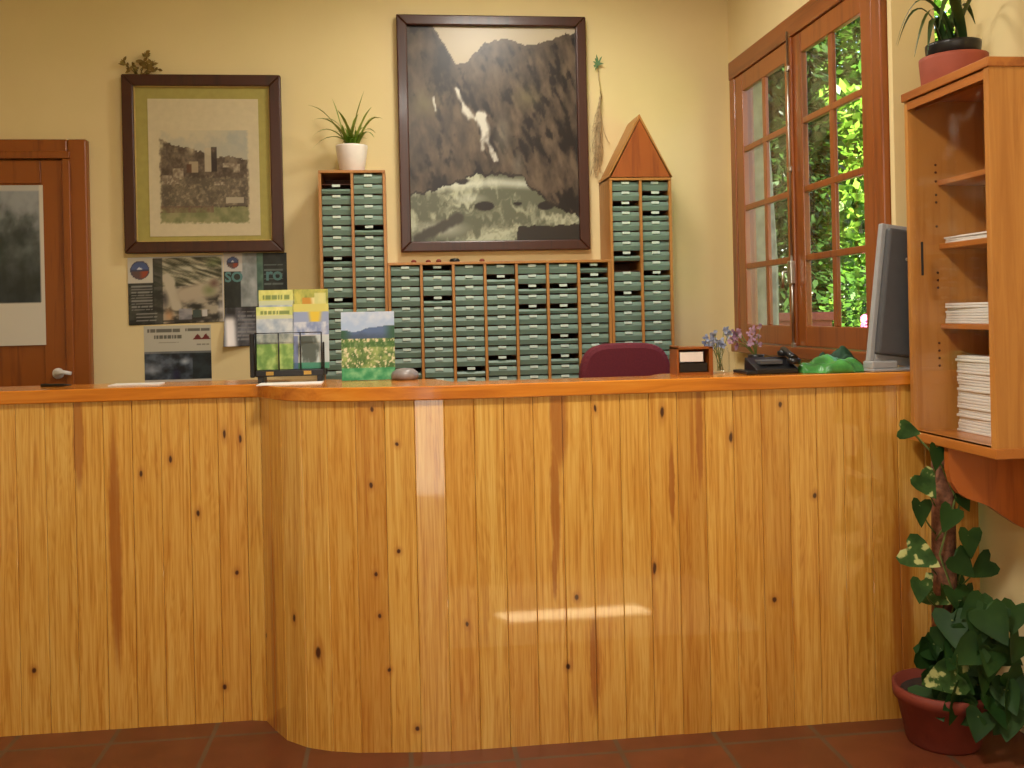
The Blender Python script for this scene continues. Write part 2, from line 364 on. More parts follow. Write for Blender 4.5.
# window in the right wall: frame, two four-by-two casements, bolt
w = thing('window_1', (XA, 4.0, 1.2), kind='structure')
mb = MB()
mb.box(1.710, 1.815, 4.715, 4.783, WZ0, 2.575, .006); mb.box(1.710, 1.815, 3.22, 3.288, WZ0, 2.575, .006)
mb.build('window_frame', M['frame_v'], w)
mb = MB(); mb.box(1.707, 1.815, 3.217, 4.786, 2.575, 2.668, .006); mb.box(1.690, 1.815, 3.215, 4.785, WZ0, 1.225, .006)
mb.build('window_rail', M['frame_h'], w)
def sash(y0, y1, st0, st1):
    """stiles st0 (at y0) and st1 (at y1)"""
    xa, xb = 1.715, 1.745; z0, z1 = 1.228, 2.572; g0, g1 = 1.315, 2.485
    mb = MB()
    mb.box(xa, xb, y0, y0+st0, z0, z1, .005); mb.box(xa, xb, y1-st1, y1, z0, z1, .005)
    ym = (y0+st0+y1-st1)/2
    mb.box(xa+.006, xb-.006, ym-.019, ym+.019, g0, g1, .004)
    mb.box(xa+.002, xb-.002, y0+st0-.003, y1-st1+.003, z0, g0, .004); mb.box(xa+.002, xb-.002, y0+st0-.003, y1-st1+.003, g1, z1, .004)
    for k in (1, 2, 3):
        z = g0+(g1-g0)*k/4
        mb.box(xa+.004, xb-.004, y0+st0-.003, y1-st1+.003, z-.014, z+.014, .004)
    s = mb.build('sash', M['frame_v'], w)
    MB().box(1.739, 1.743, y0+st0-.005, y1-st1+.005, g0-.005, g1+.005).build('pane', M['glass'], s)
sash(4.008, 4.712, .075, .10)
sash(3.292, 4.004, .085, .095)
mb = MB(); mb.box(1.703, 1.717, 3.985, 4.03, 1.228, 2.572, .004)
mb.build('meeting_strip', M['frame_v'], w)
mb = MB(); mb.tube([(1.697, 4.005, 1.19), (1.697, 4.005, 1.62)], .006); mb.tube([(1.697, 4.005, 1.62), (1.697, 4.005, 2.60)], .0045)
mb.box(1.683, 1.705, 3.985, 4.025, 1.50, 1.60, .004); mb.tube([(1.675, 4.005, 1.55), (1.655, 4.0, 1.55), (1.651, 4.0, 1.48)], .007)
for z in (1.23, 2.0, 2.44): mb.box(1.691, 1.705, 3.99, 4.02, z-.012, z+.012, .003)
mb.build('window_bolt', M['steel'], w)

# ------------------------------------------------------------------ reception counter
P = [(.1285, 3.06)]
for ang in (6, 8, 8, 16, 26, 42, 60, 64): P.append((P[-1][0]-.0955*math.cos(R(ang)), P[-1][1]+.0955*math.sin(R(ang))))
P.append((P[-1][0]-.055*math.cos(R(15)), P[-1][1]+.055*math.sin(R(15))))
while P[-1][0] > -2.45: P.append((max(P[-1][0]-.0955, -2.47), P[-1][1]+.001))
P = P[::-1]
x = P[-1][0]
while x < 1.93: x = min(x+.0955, 1.965); P.append((x, 3.06))
TOPZ, LOWZ = 1.170, 1.125
ct = thing('reception_counter', (0, 3.25, 0), 'long curved pine reception counter with vertical plank front and varnished top', 'counter')
def planks():
    b = bmesh.new(); uvl = b.loops.layers.uv.new('UV'); cl = b.loops.layers.float_color.new('Tone')
    rnd = random.Random(11)
    s = None
    tot = [0]
    for p, q in zip(P, P[1:]): tot.append(tot[-1]+math.dist(p, q))
    k0 = min(range(len(P)), key=lambda k: abs(P[k][0]-.1285)+abs(P[k][1]-3.06))
    for i, (p, q) in enumerate(zip(P, P[1:])):
        s0 = tot[i]-tot[k0]+.1285; wd = math.dist(p, q)
        t = Vector((q[0]-p[0], q[1]-p[1], 0)).normalized(); n = Vector((t.y, -t.x, 0))     # n faces the room
        tone = min(1, max(0, rnd.gauss(.5, .2))); r2 = rnd.random(); yaw = rnd.gauss(0, .005); lean = rnd.gauss(0, .0012)
        if abs(s0-.033) < .02: tone = .8; yaw = 0  # mirroring board also gets a paler tone, its sheen put into the colour
        c = .0022; g = .0005
        prof = [(g, -.018), (g, -c), (g+c, 0), (wd-g-c, 0), (wd-g, -c), (wd-g, -.018)]
        rows = []
        for z in (0.0, LOWZ):
            row = []
            for (u, dn) in prof:
                dd = dn+(u-wd/2)*yaw+(z-.55)*lean*(1 if dn == 0 else 0)
                co = Vector((p[0], p[1], z))+t*u+n*dd
                row.append((b.verts.new(co), s0+u, z))
            rows.append(row)
        def face(vs):
            f = b.faces.new([v[0] for v in vs])
            for lp, v in zip(f.loops, vs):
                lp[uvl].uv = (v[1], v[2]); lp[cl] = (tone, r2, 0, 1)
        for k in range(len(prof)-1): face([rows[0][k], rows[0][k+1], rows[1][k+1], rows[1][k]])
        face([rows[0][5], rows[0][0], rows[1][0], rows[1][5]])
        face(rows[0][::-1]); face(rows[1])
    bmesh.ops.translate(b, vec=-ct.location, verts=b.verts[:])
    b.normal_update()
    me = bpy.data.meshes.new('plank_front'); b.to_mesh(me); b.free(); me.materials.append(M['plank'])
    o = bpy.data.objects.new('plank_front', me); COL.objects.link(o); o.parent = ct
planks()
# countertop follows a smoothed copy of the front line
def smooth_line(pts, n):
    for _ in range(n):
        out = [pts[0]]
        for a, c in zip(pts, pts[1:]):
            out += [(a[0]*.75+c[0]*.25, a[1]*.75+c[1]*.25), (a[0]*.25+c[0]*.75, a[1]*.25+c[1]*.75)]
        pts = out+[pts[-1]]
    return pts
fl = [(x, y-.016) for x, y in P]
key = [p for k, p in enumerate(fl) if p[0] < -.56 and k % 4 == 0]+[p for p in fl if -.56 <= p[0] <= .14]+[p for k, p in enumerate(fl) if p[0] > .14 and k % 5 == 0]
key = [p for p in key if p[0] < 1.9]+[(1.965, 3.044)]
key[0] = (-2.48, key[0][1])
front = smooth_line(key, 2)
back = [(1.965, 3.18), (1.725, 3.18), (1.725, 3.31), (.90, 3.31), (.84, 3.22), (.17, 3.22), (.11, 3.40), (-.05, 3.45), (-.12, 3.46), (-.28, 3.55), (-.42, 3.60), (-.56, 3.66), (-.75, 3.67), (-2.48, 3.68)]
mb = MB().prism([(x, y, LOWZ) for x, y in front]+[(x, y, LOWZ) for x, y in back], (0, 0, TOPZ-LOWZ), bev=.004)
mb.build('countertop', M['edge'], ct)
mb = MB(); mb.box(-.05, 1.70, 3.09, 3.21, 0.0, LOWZ); mb.box(-2.47, -.62, 3.46, 3.64, 0, LOWZ)
mb.build('counter_carcass', M['rack'], ct)

rg = MB().box(.1, 1.5, 1.25, 2.15, 0, .012, .005).build('reflector', plain('pale_reflector', rgb(190, 170, 130), .95, var=.12, scale=160, bmp=.4))  # unseen mat added so the sun strip mirrors in the counter front
tag(rg, 'added unseen pale rug on the tiled floor before the counter', 'reflector')

# ------------------------------------------------------------------ sideboard carrying the card racks (behind the counter)
sb = thing('sideboard', (.45, 4.6, 0), 'low pine sideboard behind the counter carrying the green card racks', 'sideboard')
RB = .99
mb = MB(); mb.box(-.40, 1.37, 4.50, 4.84, .06, RB-.03); mb.build('sideboard_body', M['rack'], sb)
mb = MB(); mb.box(-.43, 1.40, 4.47, 4.845, RB-.03, RB, .005); mb.build('sideboard_top', M['rack_h'], sb)
for k in range(4):
    x0 = -.385+k*.437
    f = MB().box(x0, x0+.42, 4.482, 4.50, .09, RB-.05, .004).build('sideboard_door', M['rack'], sb)
    MB().lathe((x0+(.37 if k % 2 == 0 else .05), 4.47, .62), [(0, -.014), (.012, -.012), (.014, -.004), (.006, .012)], 14, 'Y').build('knob', M['brass'], f)

PITCH = .0492
tray_me = {}
def tray_mesh(lo):
    """open tray seen from the front: sloped lip, sides, floor"""
    if lo not in tray_me:
        w, dpt, h = .0675, .20, (.0420 if not lo else .023)
        b = MB()
        b.prism([(-w, -.004, 0), (-w, -.010, h*.55), (-w, -.002, h), (-w, .004, h), (-w, .004, 0)], (2*w, 0, 0))
        b.box(-w, -w+.002, .004, dpt, 0, h*.8); b.box(w-.002, w, .004, dpt, 0, h*.8); b.box(-w, w, .004, dpt, 0, .002); b.box(-w, w, dpt-.002, dpt, 0, h*.8)
        o = b.build('tray', M['tray']); t = MB().box(-.019, .019, -.013, -.004, .0315, .0435, .001).build('card_tag', M['tag'])
        tray_me[lo] = (o.data, t.data); bpy.data.objects.remove(o); bpy.data.objects.remove(t)
    return tray_me[lo]
def card_rack(x0, x1, ncol, ztop, low, missing, label, yf=4.60):
    yb = 4.845
    t = thing('card_rack', ((x0+x1)/2, yf, RB), label, 'rack', 'card racks behind the counter')
    th = .013; cw = (x1-x0-th)/ncol
    mb = MB()
    for c in range(ncol+1): mb.box(x0+c*cw, x0+c*cw+th, yf, yb, RB, ztop-th)
    mb.build('divider_panel', M['rack'], t)
    MB().box(x0, x1, yf-.003, yb, ztop-th, ztop, .002).build('top_board', M['rack_h'], t)
    mb = MB().box(x0+.005, x1-.005, yb-.012, yb-.002, RB, ztop-th)
    nrow = int((ztop-th-RB)/PITCH)
    for c in range(ncol):
        for r in range(1, nrow+1):
            z = ztop-th-r*PITCH
            mb.box(x0+c*cw+th, x0+(c+1)*cw, yf+.03, yb-.012, z-.003, z)
    mb.build('rack_back', M['rack_in'], t)
    rnd = random.Random(len(label))
    for c in range(ncol):
        for r in range(nrow):
            z = ztop-th-(r+1)*PITCH
            if z < 1.04 or (c, r) in missing: continue
            lo = (c, r) in low
            me, tm = tray_mesh(lo)
            o = bpy.data.objects.new('tray', me); COL.objects.link(o); o.parent = t
            o.location = Vector((x0+c*cw+th+(cw-th)/2, yf+.018+rnd.uniform(-.006, .008), z+.0005))-t.location
            g = bpy.data.objects.new('card_tag', tm); COL.objects.link(g); g.parent = o
    return t
card_rack(-.377, -.062, 2, 2.095, {(0, 1), (0, 8), (1, 5), (0, 12)}, {(0, 0)}, 'narrow left tower of green card trays with the white potted plant on top')
card_rack(-.060, 1.025, 7, 1.652, {(0, 10), (1, 3), (2, 10), (3, 1), (3, 9), (4, 2), (4, 4), (5, 2), (5, 4), (5, 7), (5, 9), (6, 1), (1, 0), (6, 0)}, set(), 'wide low middle rack with seven columns of green card trays')
rt = card_rack(1.027, 1.338, 2, 2.052, {(0, 2), (0, 7), (1, 3), (0, 11), (1, 9), (1, 1)}, {(0, 8)}, 'tall right tower of green card trays under a pointed wooden gable')
# gable roof of the right tower
ax, az, bz, xl, xr = 1.185, 2.365, 2.056, 1.022, 1.345
MB().prism([(xl+.014, 4.5985, bz), (xr-.014, 4.5985, bz), (ax, 4.5985, az-.028)], (0, .22, 0)).build('gable_panel', M['gable'], rt)
for sx, xe in ((-1, xl), (1, xr)):
    dx, dz = xe-ax, bz-az; ln = math.hypot(dx, dz); nx, nz = -dz/ln*(1 if sx > 0 else -1), dx/ln*(1 if sx > 0 else -1)
    if nz < 0: nx, nz = -nx, -nz
    th = .010
    MB().prism([(ax, 4.598, az), (xe, 4.598, bz), (xe-nx*th, 4.598, bz-nz*th+.012), (ax, 4.598, az-.022)], (0, .245, 0)).build('roof_board', M['rack'], rt)

# ------------------------------------------------------------------ printed things
def print_grid(name, o3, ux, uz, w, h, nx, nz, fn, mat, parent=None, bend=None, thick=.0006):
    """a sheet with its own thickness; o3 lower left corner, ux/uz unit vectors, colour of every point from fn(u, v) in sRGB"""
    b = bmesh.new(); cl = b.loops.layers.float_color.new('Col')
    o3, ux, uz = Vector(o3), Vector(ux).normalized(), Vector(uz).normalized(); nn = ux.cross(uz).normalized()
    g = []
    cols = []
    for j in range(nz+1):
        row = []; cr = []
        for i in range(nx+1):
            u, v = i/nx, j/nz
            co = o3+ux*(u*w)+uz*(v*h)
            if bend: co = co+nn*bend(u, v)
            row.append(b.verts.new(co)); c = fn(u, v); cr.append((lin(max(0, min(255, c[0]))), lin(max(0, min(255, c[1]))), lin(max(0, min(255, c[2]))), 1))
        g.append(row); cols.append(cr)
    for j in range(nz):
        for i in range(nx):
            ix = ((j, i), (j, i+1), (j+1, i+1), (j+1, i))
            f = b.faces.new([g[a][c] for a, c in ix]); f.smooth = bool(bend)
            for lp, (a, c) in zip(f.loops, ix): lp[cl] = cols[a][c]
    # back sheet and rim in plain white
    bk = [[b.verts.new(v.co-nn*thick) for v in r] for r in (g if bend else (g[0], g[-1]))]
    wl = (0.7, 0.68, 0.64, 1)
    def wf(vs):
        f = b.faces.new(vs)
        for lp in f.loops: lp[cl] = wl
    for i in range(nx):
        wf((g[0][i+1], g[0][i], bk[0][i], bk[0][i+1])); wf((g[-1][i], g[-1][i+1], bk[-1][i+1], bk[-1][i]))
        for j in range(len(bk)-1): wf((bk[j][i+1], bk[j][i], bk[j+1][i], bk[j+1][i+1]))
    off = woff(parent) if parent is not None else Vector((0, 0, 0))
    bmesh.ops.translate(b, vec=-off, verts=b.verts[:])
    b.normal_update()
    me = bpy.data.meshes.new(name); b.to_mesh(me); b.free(); me.materials.append(mat)
    o = bpy.data.objects.new(name, me); COL.objects.link(o)
    if parent is not None: o.parent = parent
    return o
def fb(u, v, sx, sy, seed, oct=4): return mn.fractal(Vector((u*sx+seed, v*sy-seed*1.7, seed)), 0.9, 2.0, oct)
def mixc(a, b, t):
    t = max(0, min(1, t)); return tuple(x+(y-x)*t for x, y in zip(a, b))
def sst(a, b, x):
    t = max(0, min(1, (x-a)/(b-a))) if a != b else (x > a); return t*t*(3-2*t)
def pl(pts, x):
    if x <= pts[0][0]: return pts[0][1]
    for (a, b), (c, d_) in zip(pts, pts[1:]):
        if x <= c: return b+(d_-b)*(x-a)/(c-a)
    return pts[-1][1]
def segd(px, py, a, b):
    ax, ay, bx, by = *a, *b; t = max(0, min(1, ((px-ax)*(bx-ax)+(py-ay)*(by-ay))/((bx-ax)**2+(by-ay)**2)))
    return math.hypot(px-ax-t*(bx-ax), py-ay-t*(by-ay)), t

def art_gorge(u, v):                              # waterfall and torrent between dark cliffs
    n = .75*fb(u, v, 7, 6, 3.1, 6)+.5*fb(u+.4*v, v, 26, 12, 6.6, 5)*(.4+u); n2 = fb(u, v, 22, 10, 9.4, 4); n3 = fb(u+.12*n, v+.05*n2+.03*math.sin(u*9), 4, 20, 5.5, 4)
    c = mixc((54, 44, 36), (104, 88, 70), .42+.75*n+.4*n2)
    c = mixc(c, (28, 21, 17), sst(.08, .45, -n+.3*n2)*.85)
    c = mixc(c, (120, 112, 74), max(0, 1-math.hypot((u-.10)/.12, (v-.64)/.09))*.6+max(0, 1-math.hypot((u-.70)/.11, (v-.67)/.08))*.55)
    edge = pl([(0, 1.2), (.15, 1.0), (.22, .92), (.29, .82), (.34, .83), (.45, .92), (.58, .95), (.70, .915), (.80, .93), (.92, .965), (1, .97)], u)+.012*n2
    if v > edge: c = mixc((176, 163, 138), (190, 176, 150), v)
    elif v > edge-.02: c = mixc(c, (90, 78, 66), .5)
    for a, b_, r0, r1 in (((.285, .71), (.33, .62), .013, .024), ((.33, .62), (.39, .57), .024, .020), ((.41, .585), (.47, .585), .018, .014), ((.43, .575), (.45, .48), .042, .036), ((.43, .47), (.44, .43), .022, .018), ((.46, .47), (.505, .385), .020, .008), ((.15, .67), (.16, .61), .010, .012)):
        dd, t = segd(u, v, a, b_); r = r0+(r1-r0)*t
        c = mixc(c, (206, 202, 188), sst(r*1.15, r*.2, dd+.016*n2)*(.9+.5*n3))
    c = mixc(c, (140, 134, 118), max(0, 1-math.hypot((u-.55)/.07, (v-.50)/.15))*.55+max(0, 1-math.hypot((u-.64)/.05, (v-.36)/.08))*.5)
    bank = pl([(0, .215), (.2, .25), (.42, .315), (.66, .305), (.70, .25), (.84, .165), (1, .10)], u)+.018*n2
    if v < bank:
        f = .42+1.2*n3+.5*n2
        r = mixc((96, 98, 78), (178, 180, 152), f)
        r = mixc(r, (210, 212, 194), sst(.035, 0, abs(v-(.275-.05*abs(u-.5))))*.7+max(0, 1-math.hypot((u-.18)/.2, (v-.06)/.05))*.7+max(0, 1-math.hypot((u-.35)/.12, (v-.20)/.03))*.6)
        for (x0, y0, rx, ry) in ((.44, .165, .06, .022), (.30, .285, .05, .02), (.80, .165, .05, .02), (.63, .175, .03, .01)):
            r = mixc(r, (40, 34, 28), sst(1.1, .8, math.hypot((u-x0)/rx, (v-y0)/ry)+.3*n2))
        if v < .075-abs(u-1.0)*.02+.01*n2 and u > .62+.3*max(0, v-.02): r = (48, 42, 36)
        dd, t = segd(u, v, (.03, .015), (.28, .11)); r = mixc(r, (70, 66, 56), sst(.035, .015, dd+.01*n2))
        c = r
    elif v < bank+.012: c = mixc(c, (30, 25, 20), .6)
    return c
def art_village(u, v):                            # old tinted print of a village with a square tower
    n = fb(u, v, 9, 9, 1.3, 5); n2 = fb(u, v, 30, 30, 7.7, 3)
    c = mixc((176, 170, 148), (150, 156, 152), sst(.4, 1, u)*sst(.7, 1.0, v)+.3*n)
    ridge = pl([(0, .92), (.12, .86), (.5, .77), (.62, .70), (.78, .73), (1, .68)], u)+.02*n2
    if v < ridge: c = mixc((74, 62, 50), (122, 108, 88), .45+.6*n+.5*n2)
    if v < .50+.03*n2: c = mixc((92, 82, 66), (146, 132, 106), .4+.5*n+.7*n2)
    def rect(c, x0, x1, y0, y1, col): return mixc(c, col, .9) if x0 < u < x1 and y0 < v < y1 else c
    c = rect(c, .50, .575, .56, .81, (182, 168, 140)); c = rect(c, .575, .64, .56, .82, (52, 42, 36))
    c = rect(c, .33, .43, .55, .67, (166, 148, 118)); c = rect(c, .30, .36, .55, .64, (92, 62, 46))
    for (x0, x1, y0, y1) in ((.03, .14, .42, .52), (.15, .27, .48, .60), (.13, .22, .43, .50), (.70, .86, .60, .65), (.82, .90, .55, .64), (.60, .72, .41, .45)):
        c = rect(c, x0, x1, y0, y1, mixc((178, 166, 140), (120, 104, 84), .5+.9*n2))
    c = mixc(c, (64, 54, 44), sst(.25, .0, abs(n2-.1))*.35 if v < .5 else 0)
    c = rect(c, .73, .93, .22, .29, (176, 164, 138)); c = rect(c, .72, .99, .17, .20, (74, 62, 50))
    if v < .18+.02*n2: c = mixc((112, 116, 74), (146, 142, 100), .5+n)
    if .12 < v < .20 and u < .6: c = mixc(c, (110, 82, 66), .5+.5*n2)
    c = mixc(c, (202, 188, 152), sst(.80, 1.0, v+.15*n)*(1-.55*u)); e = min(u, 1-u, v); c = mixc((202, 188, 152), c, sst(0, .03, e+.02*n2))
    return c
def roundel(c, u, v, cu, cv, r, asp):
    dd = math.hypot((u-cu), (v-cv)*asp)/r
    if dd < 1:
        if (v-cv)*asp > 0: k = (78, 92, 132)
        else: k = mixc((92, 70, 66), (150, 70, 46), sst(-.2, .4, (u-cu)/r))
        pk = .35-abs((u-cu)/r+.05)*.9
        if 0 < (v-cv)*asp/r < pk: k = (206, 210, 216)
        if -.15 < (v-cv)*asp/r < .05: k = (60, 62, 84)
        c = mixc(k, (70, 66, 80), sst(.85, .95, dd))
    return c
def words(c, u, v, u0, u1, v0, v1, col, seed, gap=.35):
    if u0 < u < u1 and v0 < v < v1:
        k = mn.noise(Vector((u*60, seed, 0)))
        if k > -gap: return mixc(c, col, .8)
    return c
def art_alley(u, v):                              # poster: rocks, a pale track, roundel top left and text lines
    n = fb(u, v, 7, 8, 2.2, 5); n2 = fb(u, v, 4, 22, 6.1, 4)
    d_ = u*.8-v*.5; n3 = mn.fractal(Vector((d_*4, (u*.5+v)*16, 3)), 1, 2, 4)
    c = mixc((48, 46, 40), (168, 158, 136), .47+1.5*n)
    if v > .55: c = mixc((62, 62, 44), (186, 178, 150), .48+1.3*n3)
    dd, t = segd(u, v, (.40, .70), (.50, .25)); c = mixc(c, (186, 176, 152), sst(.075, .04, dd+.02*n))
    dd, t = segd(u, v, (.60, .42), (.85, .50)); c = mixc(c, (178, 164, 140), sst(.17, .06, dd+.03*n))
    if u < .27: c = mixc(c, (34, 36, 32), .75)
    if abs(u-.31) < .05: c = mixc(c, (44, 46, 40), .7)
    c = mixc(c, (96, 116, 62), max(0, 1-math.hypot((u-.85)/.1, (v-.48)/.12))*.7+max(0, 1-math.hypot((u-.9)/.12, (v-.9)/.1))*.6)
    c = mixc(c, (104, 76, 64), max(0, 1-math.hypot((u-.90)/.07, (v-.58)/.09)))
    c = mixc(c, (196, 150, 104), max(0, 1-math.hypot((u-.42)/.07, (v-.12)/.14)))
    c = mixc(c, (52, 50, 52), max(0, 1-math.hypot((u-.38)/.05, (v-.36)/.16))*.8)
    if .52 < u < .66 and .06 < v < .22: c = mixc(c, (150, 150, 160), .7)
    if .67 < u < .76 and .08 < v < .20: c = (70, 82, 74)
    if .77 < u < .82 and .09 < v < .20: c = (196, 192, 186)
    for k in range(9):
        vv = .56-k*.043; c = words(c, u, v, .03, .25, vv, vv+.018, (150, 150, 144), k)
    for k in range(3): c = words(c, u, v, .08, .30, .05+k*.05, .065+k*.05, (170, 168, 160), k+20)
    c = words(c, u, v, .35, .92, .035, .06, (60, 56, 50), 31)
    if u < .255 and v > .62: c = (196, 190, 172)
    c = roundel(c, u, v, .125, .81, .10, .72)
    if v > .985 or u > .99: c = (190, 186, 176)
    if u > .90: c = mixc(c, (226, 220, 214), .8*max(0, 1-math.hypot((u-.97)/.05, (v-.2)/.2)))  # glint of the curled right edge, put into the print colour
    return c
def art_dark(u, v):                               # poster: dark, pale fall in the middle, big letters
    n = fb(u, v, 6, 6, 8.8, 4)
    c = mixc((28, 34, 30), (50, 54, 48), .5+n)
    if .27 < u < .52 and v > .42: c = mixc((120, 128, 124), (176, 180, 178), .5+.8*n)
    elif .52 <= u < .62 and v > .45: c = mixc((96, 128, 108), (60, 84, 72), .5+n)
    if v < .42: c = mixc((46, 44, 46), (110, 110, 116), .4+n)
    for k in range(5):
        vv = .86-k*.05
        if vv > .64: c = words(c, u, v, .64, .93, vv, vv+.018, (112, 126, 120), 40+k)
    for k in range(8):
        vv = .36-k*.042; c = words(c, u, v, .2, .75, vv, vv+.015, (130, 128, 126), 50+k)
    if u < .29 and v > .80: c = (196, 190, 180)
    c = roundel(c, u, v, .145, .90, .095, 1.5)
    if u < .30 and v < .36: c = mixc(c, (236, 230, 226), sst(.13, .03, abs(u-.08-.12*(.30-v)))*sst(.36, .26, v))  # white streak painted as light caught by the curled corner
    return c
def art_ride(u, v):                               # poster: pale top with two lines of print and a red twin peak, dark photo below
    n = fb(u, v, 6, 7, 4.4, 5)
    c = (188, 184, 166)
    if v < .55:
        c = mixc((28, 34, 40), (92, 102, 114), .42+.9*n)
        c = mixc(c, (196, 204, 210), max(0, 1-math.hypot((u-.60)/.09, (v-.36)/.07))*.9+max(0, 1-math.hypot((u-.12)/.16, (v-.22)/.16))*.6)
        c = mixc(c, (34, 36, 66), max(0, 1-math.hypot((u-.47)/.08, (v-.13)/.14)))
        if u > .72: c = mixc(c, (24, 34, 34), .7)
        if v > .50: c = mixc(c, (150, 152, 150), .6)
    c = words(c, u, v, .05, .54, .885, .94, (84, 82, 72), 3, .25); c = words(c, u, v, .62, .98, .89, .94, (84, 82, 72), 5, .25)
    c = words(c, u, v, .15, .56, .77, .83, (76, 76, 66), 8, .2); c = words(c, u, v, .22, .52, .69, .71, (130, 128, 114), 12)
    for cu in (.80, .925):
        if abs(u-cu) < (.85-v)*.7 and .74 < v < .85: c = (106, 34, 32)
    c = words(c, u, v, .78, .97, .64, .67, (120, 116, 104), 15)
    if v < .04: c = (196, 190, 178)
    return c
def art_field(u, v, top, seed):                   # brochure cover: bright band on top, sky and meadow below
    n = fb(u, v, 5, 6, seed, 4)
    if v > .86: c = mixc(top, (236, 232, 150), .4+.6*n)
    elif v > .80: c = (206, 210, 170)
    elif v > .56: c = mixc((150, 166, 186), (206, 212, 214), .5+.8*n)
    elif v > .40: c = mixc((120, 132, 128), (186, 190, 176), .5+n)
    else: c = mixc((112, 150, 72), (186, 206, 120), .45+.9*n)
    c = words(c, u, v, .1, .9, .885, .935, (110, 130, 70), seed)
    return c
def art_field2(u, v):
    n = fb(u, v, 6, 6, 12.5, 4)
    if v > .88: c = (214, 206, 110)
    elif v > .72: c = mixc((226, 196, 60), (150, 164, 196), sst(.10, .25, abs(u-.62)+.3*(.88-v)))
    elif v > .52: c = mixc((130, 146, 186), (206, 212, 222), .5+n)
    elif v > .50: c = (206, 206, 208)
    else:
        c = mixc((196, 206, 206), (84, 92, 84), sst(.34, .18, math.hypot((u-.42)*1.0, (v-.30)*.9)+.1*n))
        if v < .10: c = (70, 140, 112)
        if u < .14: c = mixc(c, (84, 96, 150), .7)
    return c
def art_back2(u, v):
    n = fb(u, v, 6, 6, 15.5, 4)
    c = mixc((142, 152, 66), (206, 196, 92), .5+n)
    if .25 < u < .62 and .72 < v < .90: c = mixc((206, 146, 52), (230, 216, 150), sst(.1, .2, abs(u-.36-.3*(.9-v))))
    c = words(c, u, v, .6, .95, .80, .95, (224, 220, 150), 4)
    return c
def art_valley(u, v):                             # leaflet: sky, blue hills, village in fields, green foot
    n = fb(u, v, 7, 9, 20.2, 5); n2 = fb(u, v, 22, 22, 2.7, 3)
    hill = pl([(0, .74), (.25, .70), (.5, .76), (.75, .78), (1, .80)], u)+.01*n
    if v > hill: c = mixc((166, 190, 222), (206, 216, 230), sst(hill, 1, v)*.6+.6*n)
    elif v > .60: c = mixc((66, 84, 112), (84, 108, 150), sst(.62, .74, v)+.4*n); c = mixc(c, (40, 84, 56), sst(.25, .5, abs(u-.5)))
    elif v > .18: c = mixc((66, 104, 44), (146, 168, 96), .45+n); c = mixc(c, (212, 206, 166), sst(.30, .55, n2+.15))
    else: c = mixc((46, 140, 84), (122, 186, 130), .4+.9*n)
    if .48 < v < .56: c = mixc(c, (48, 96, 34), .6)
    return c
def art_door(u, v):                               # poster on the door: misty mountain photo above a white margin
    n = fb(u, v, 5, 7, 30.3, 5)
    c = (214, 208, 192)
    if v > .26 and u < .955:
        t = (v-.26)/.74
        c = mixc((58, 66, 64), (112, 120, 122), .4+.8*n)
        c = mixc(c, (156, 162, 166), sst(.55, .95, t+.2*n)); c = mixc(c, (36, 44, 46), sst(.55, .1, t)*.6)
        if v > .965: c = (190, 188, 180)
    return c

# framed pictures on the back wall
def frame_mb(x0, x1, z0, z1, fw, y0, y1):
    mb = MB()
    for a, b_, c_, d_ in ((x0, x0+fw, z0, z1), (x1-fw, x1, z0, z1)):
        inn = x0+fw if a == x0 else x1-fw
        mb.prism([(a if a == x0 else b_, y1, c_), (a if a == x0 else b_, y1, d_), (inn, y1, d_-fw), (inn, y1, c_+fw)], (0, y0-y1, 0), bev=.006)
    for zo, zi in ((z0, z0+fw), (z1, z1-fw)):
        mb.prism([(x0, y1, zo), (x1, y1, zo), (x1-fw, y1, zi), (x0+fw, y1, zi)], (0, y0-y1, 0), bev=.006)
    return mb
fp = thing('framed_print', (-.945, 4.83, 1.72), 'dark wood frame holding an old village print in an olive mat', 'picture')
frame_mb(-1.323, -.568, 1.728, 2.598, .056, 4.805, YB-.001).build('picture_frame', M['dark'], fp)
frame_mb(-1.270, -.621, 1.781, 2.545, .008, 4.815, 4.83).build('gilt_fillet', M['gold'], fp)
MB().box(-1.272, -.618, 4.828, 4.840, 1.778, 2.548).build('mat_board', M['olive'], fp)
MB().box(-1.206, -.680, 4.8255, 4.828, 1.810, 2.482).build('print_paper', plain('cream_print_paper', rgb(202, 188, 152), .7, var=.04), fp)
print_grid('print_image', (-1.158, 4.8250, 1.868), (1, 0, 0), (0, 0, 1), .43, .46, 110, 110, art_village, M['print'], fp)
gp = thing('framed_photograph', (.486, 4.83, 1.71), 'large dark-framed photograph of a waterfall gorge and torrent', 'picture')
frame_mb(.006, .967, 1.716, 2.905, .052, 4.80, YB-.001).build('picture_frame', M['dark'], gp)
MB().box(.05, .925, 4.832, 4.842, 1.76, 2.86).build('backing_board', M['white'], gp)
print_grid('photograph', (.055, 4.828, 1.765), (1, 0, 0), (0, 0, 1), .863, 1.09, 150, 190, art_gorge, M['photo'], gp)

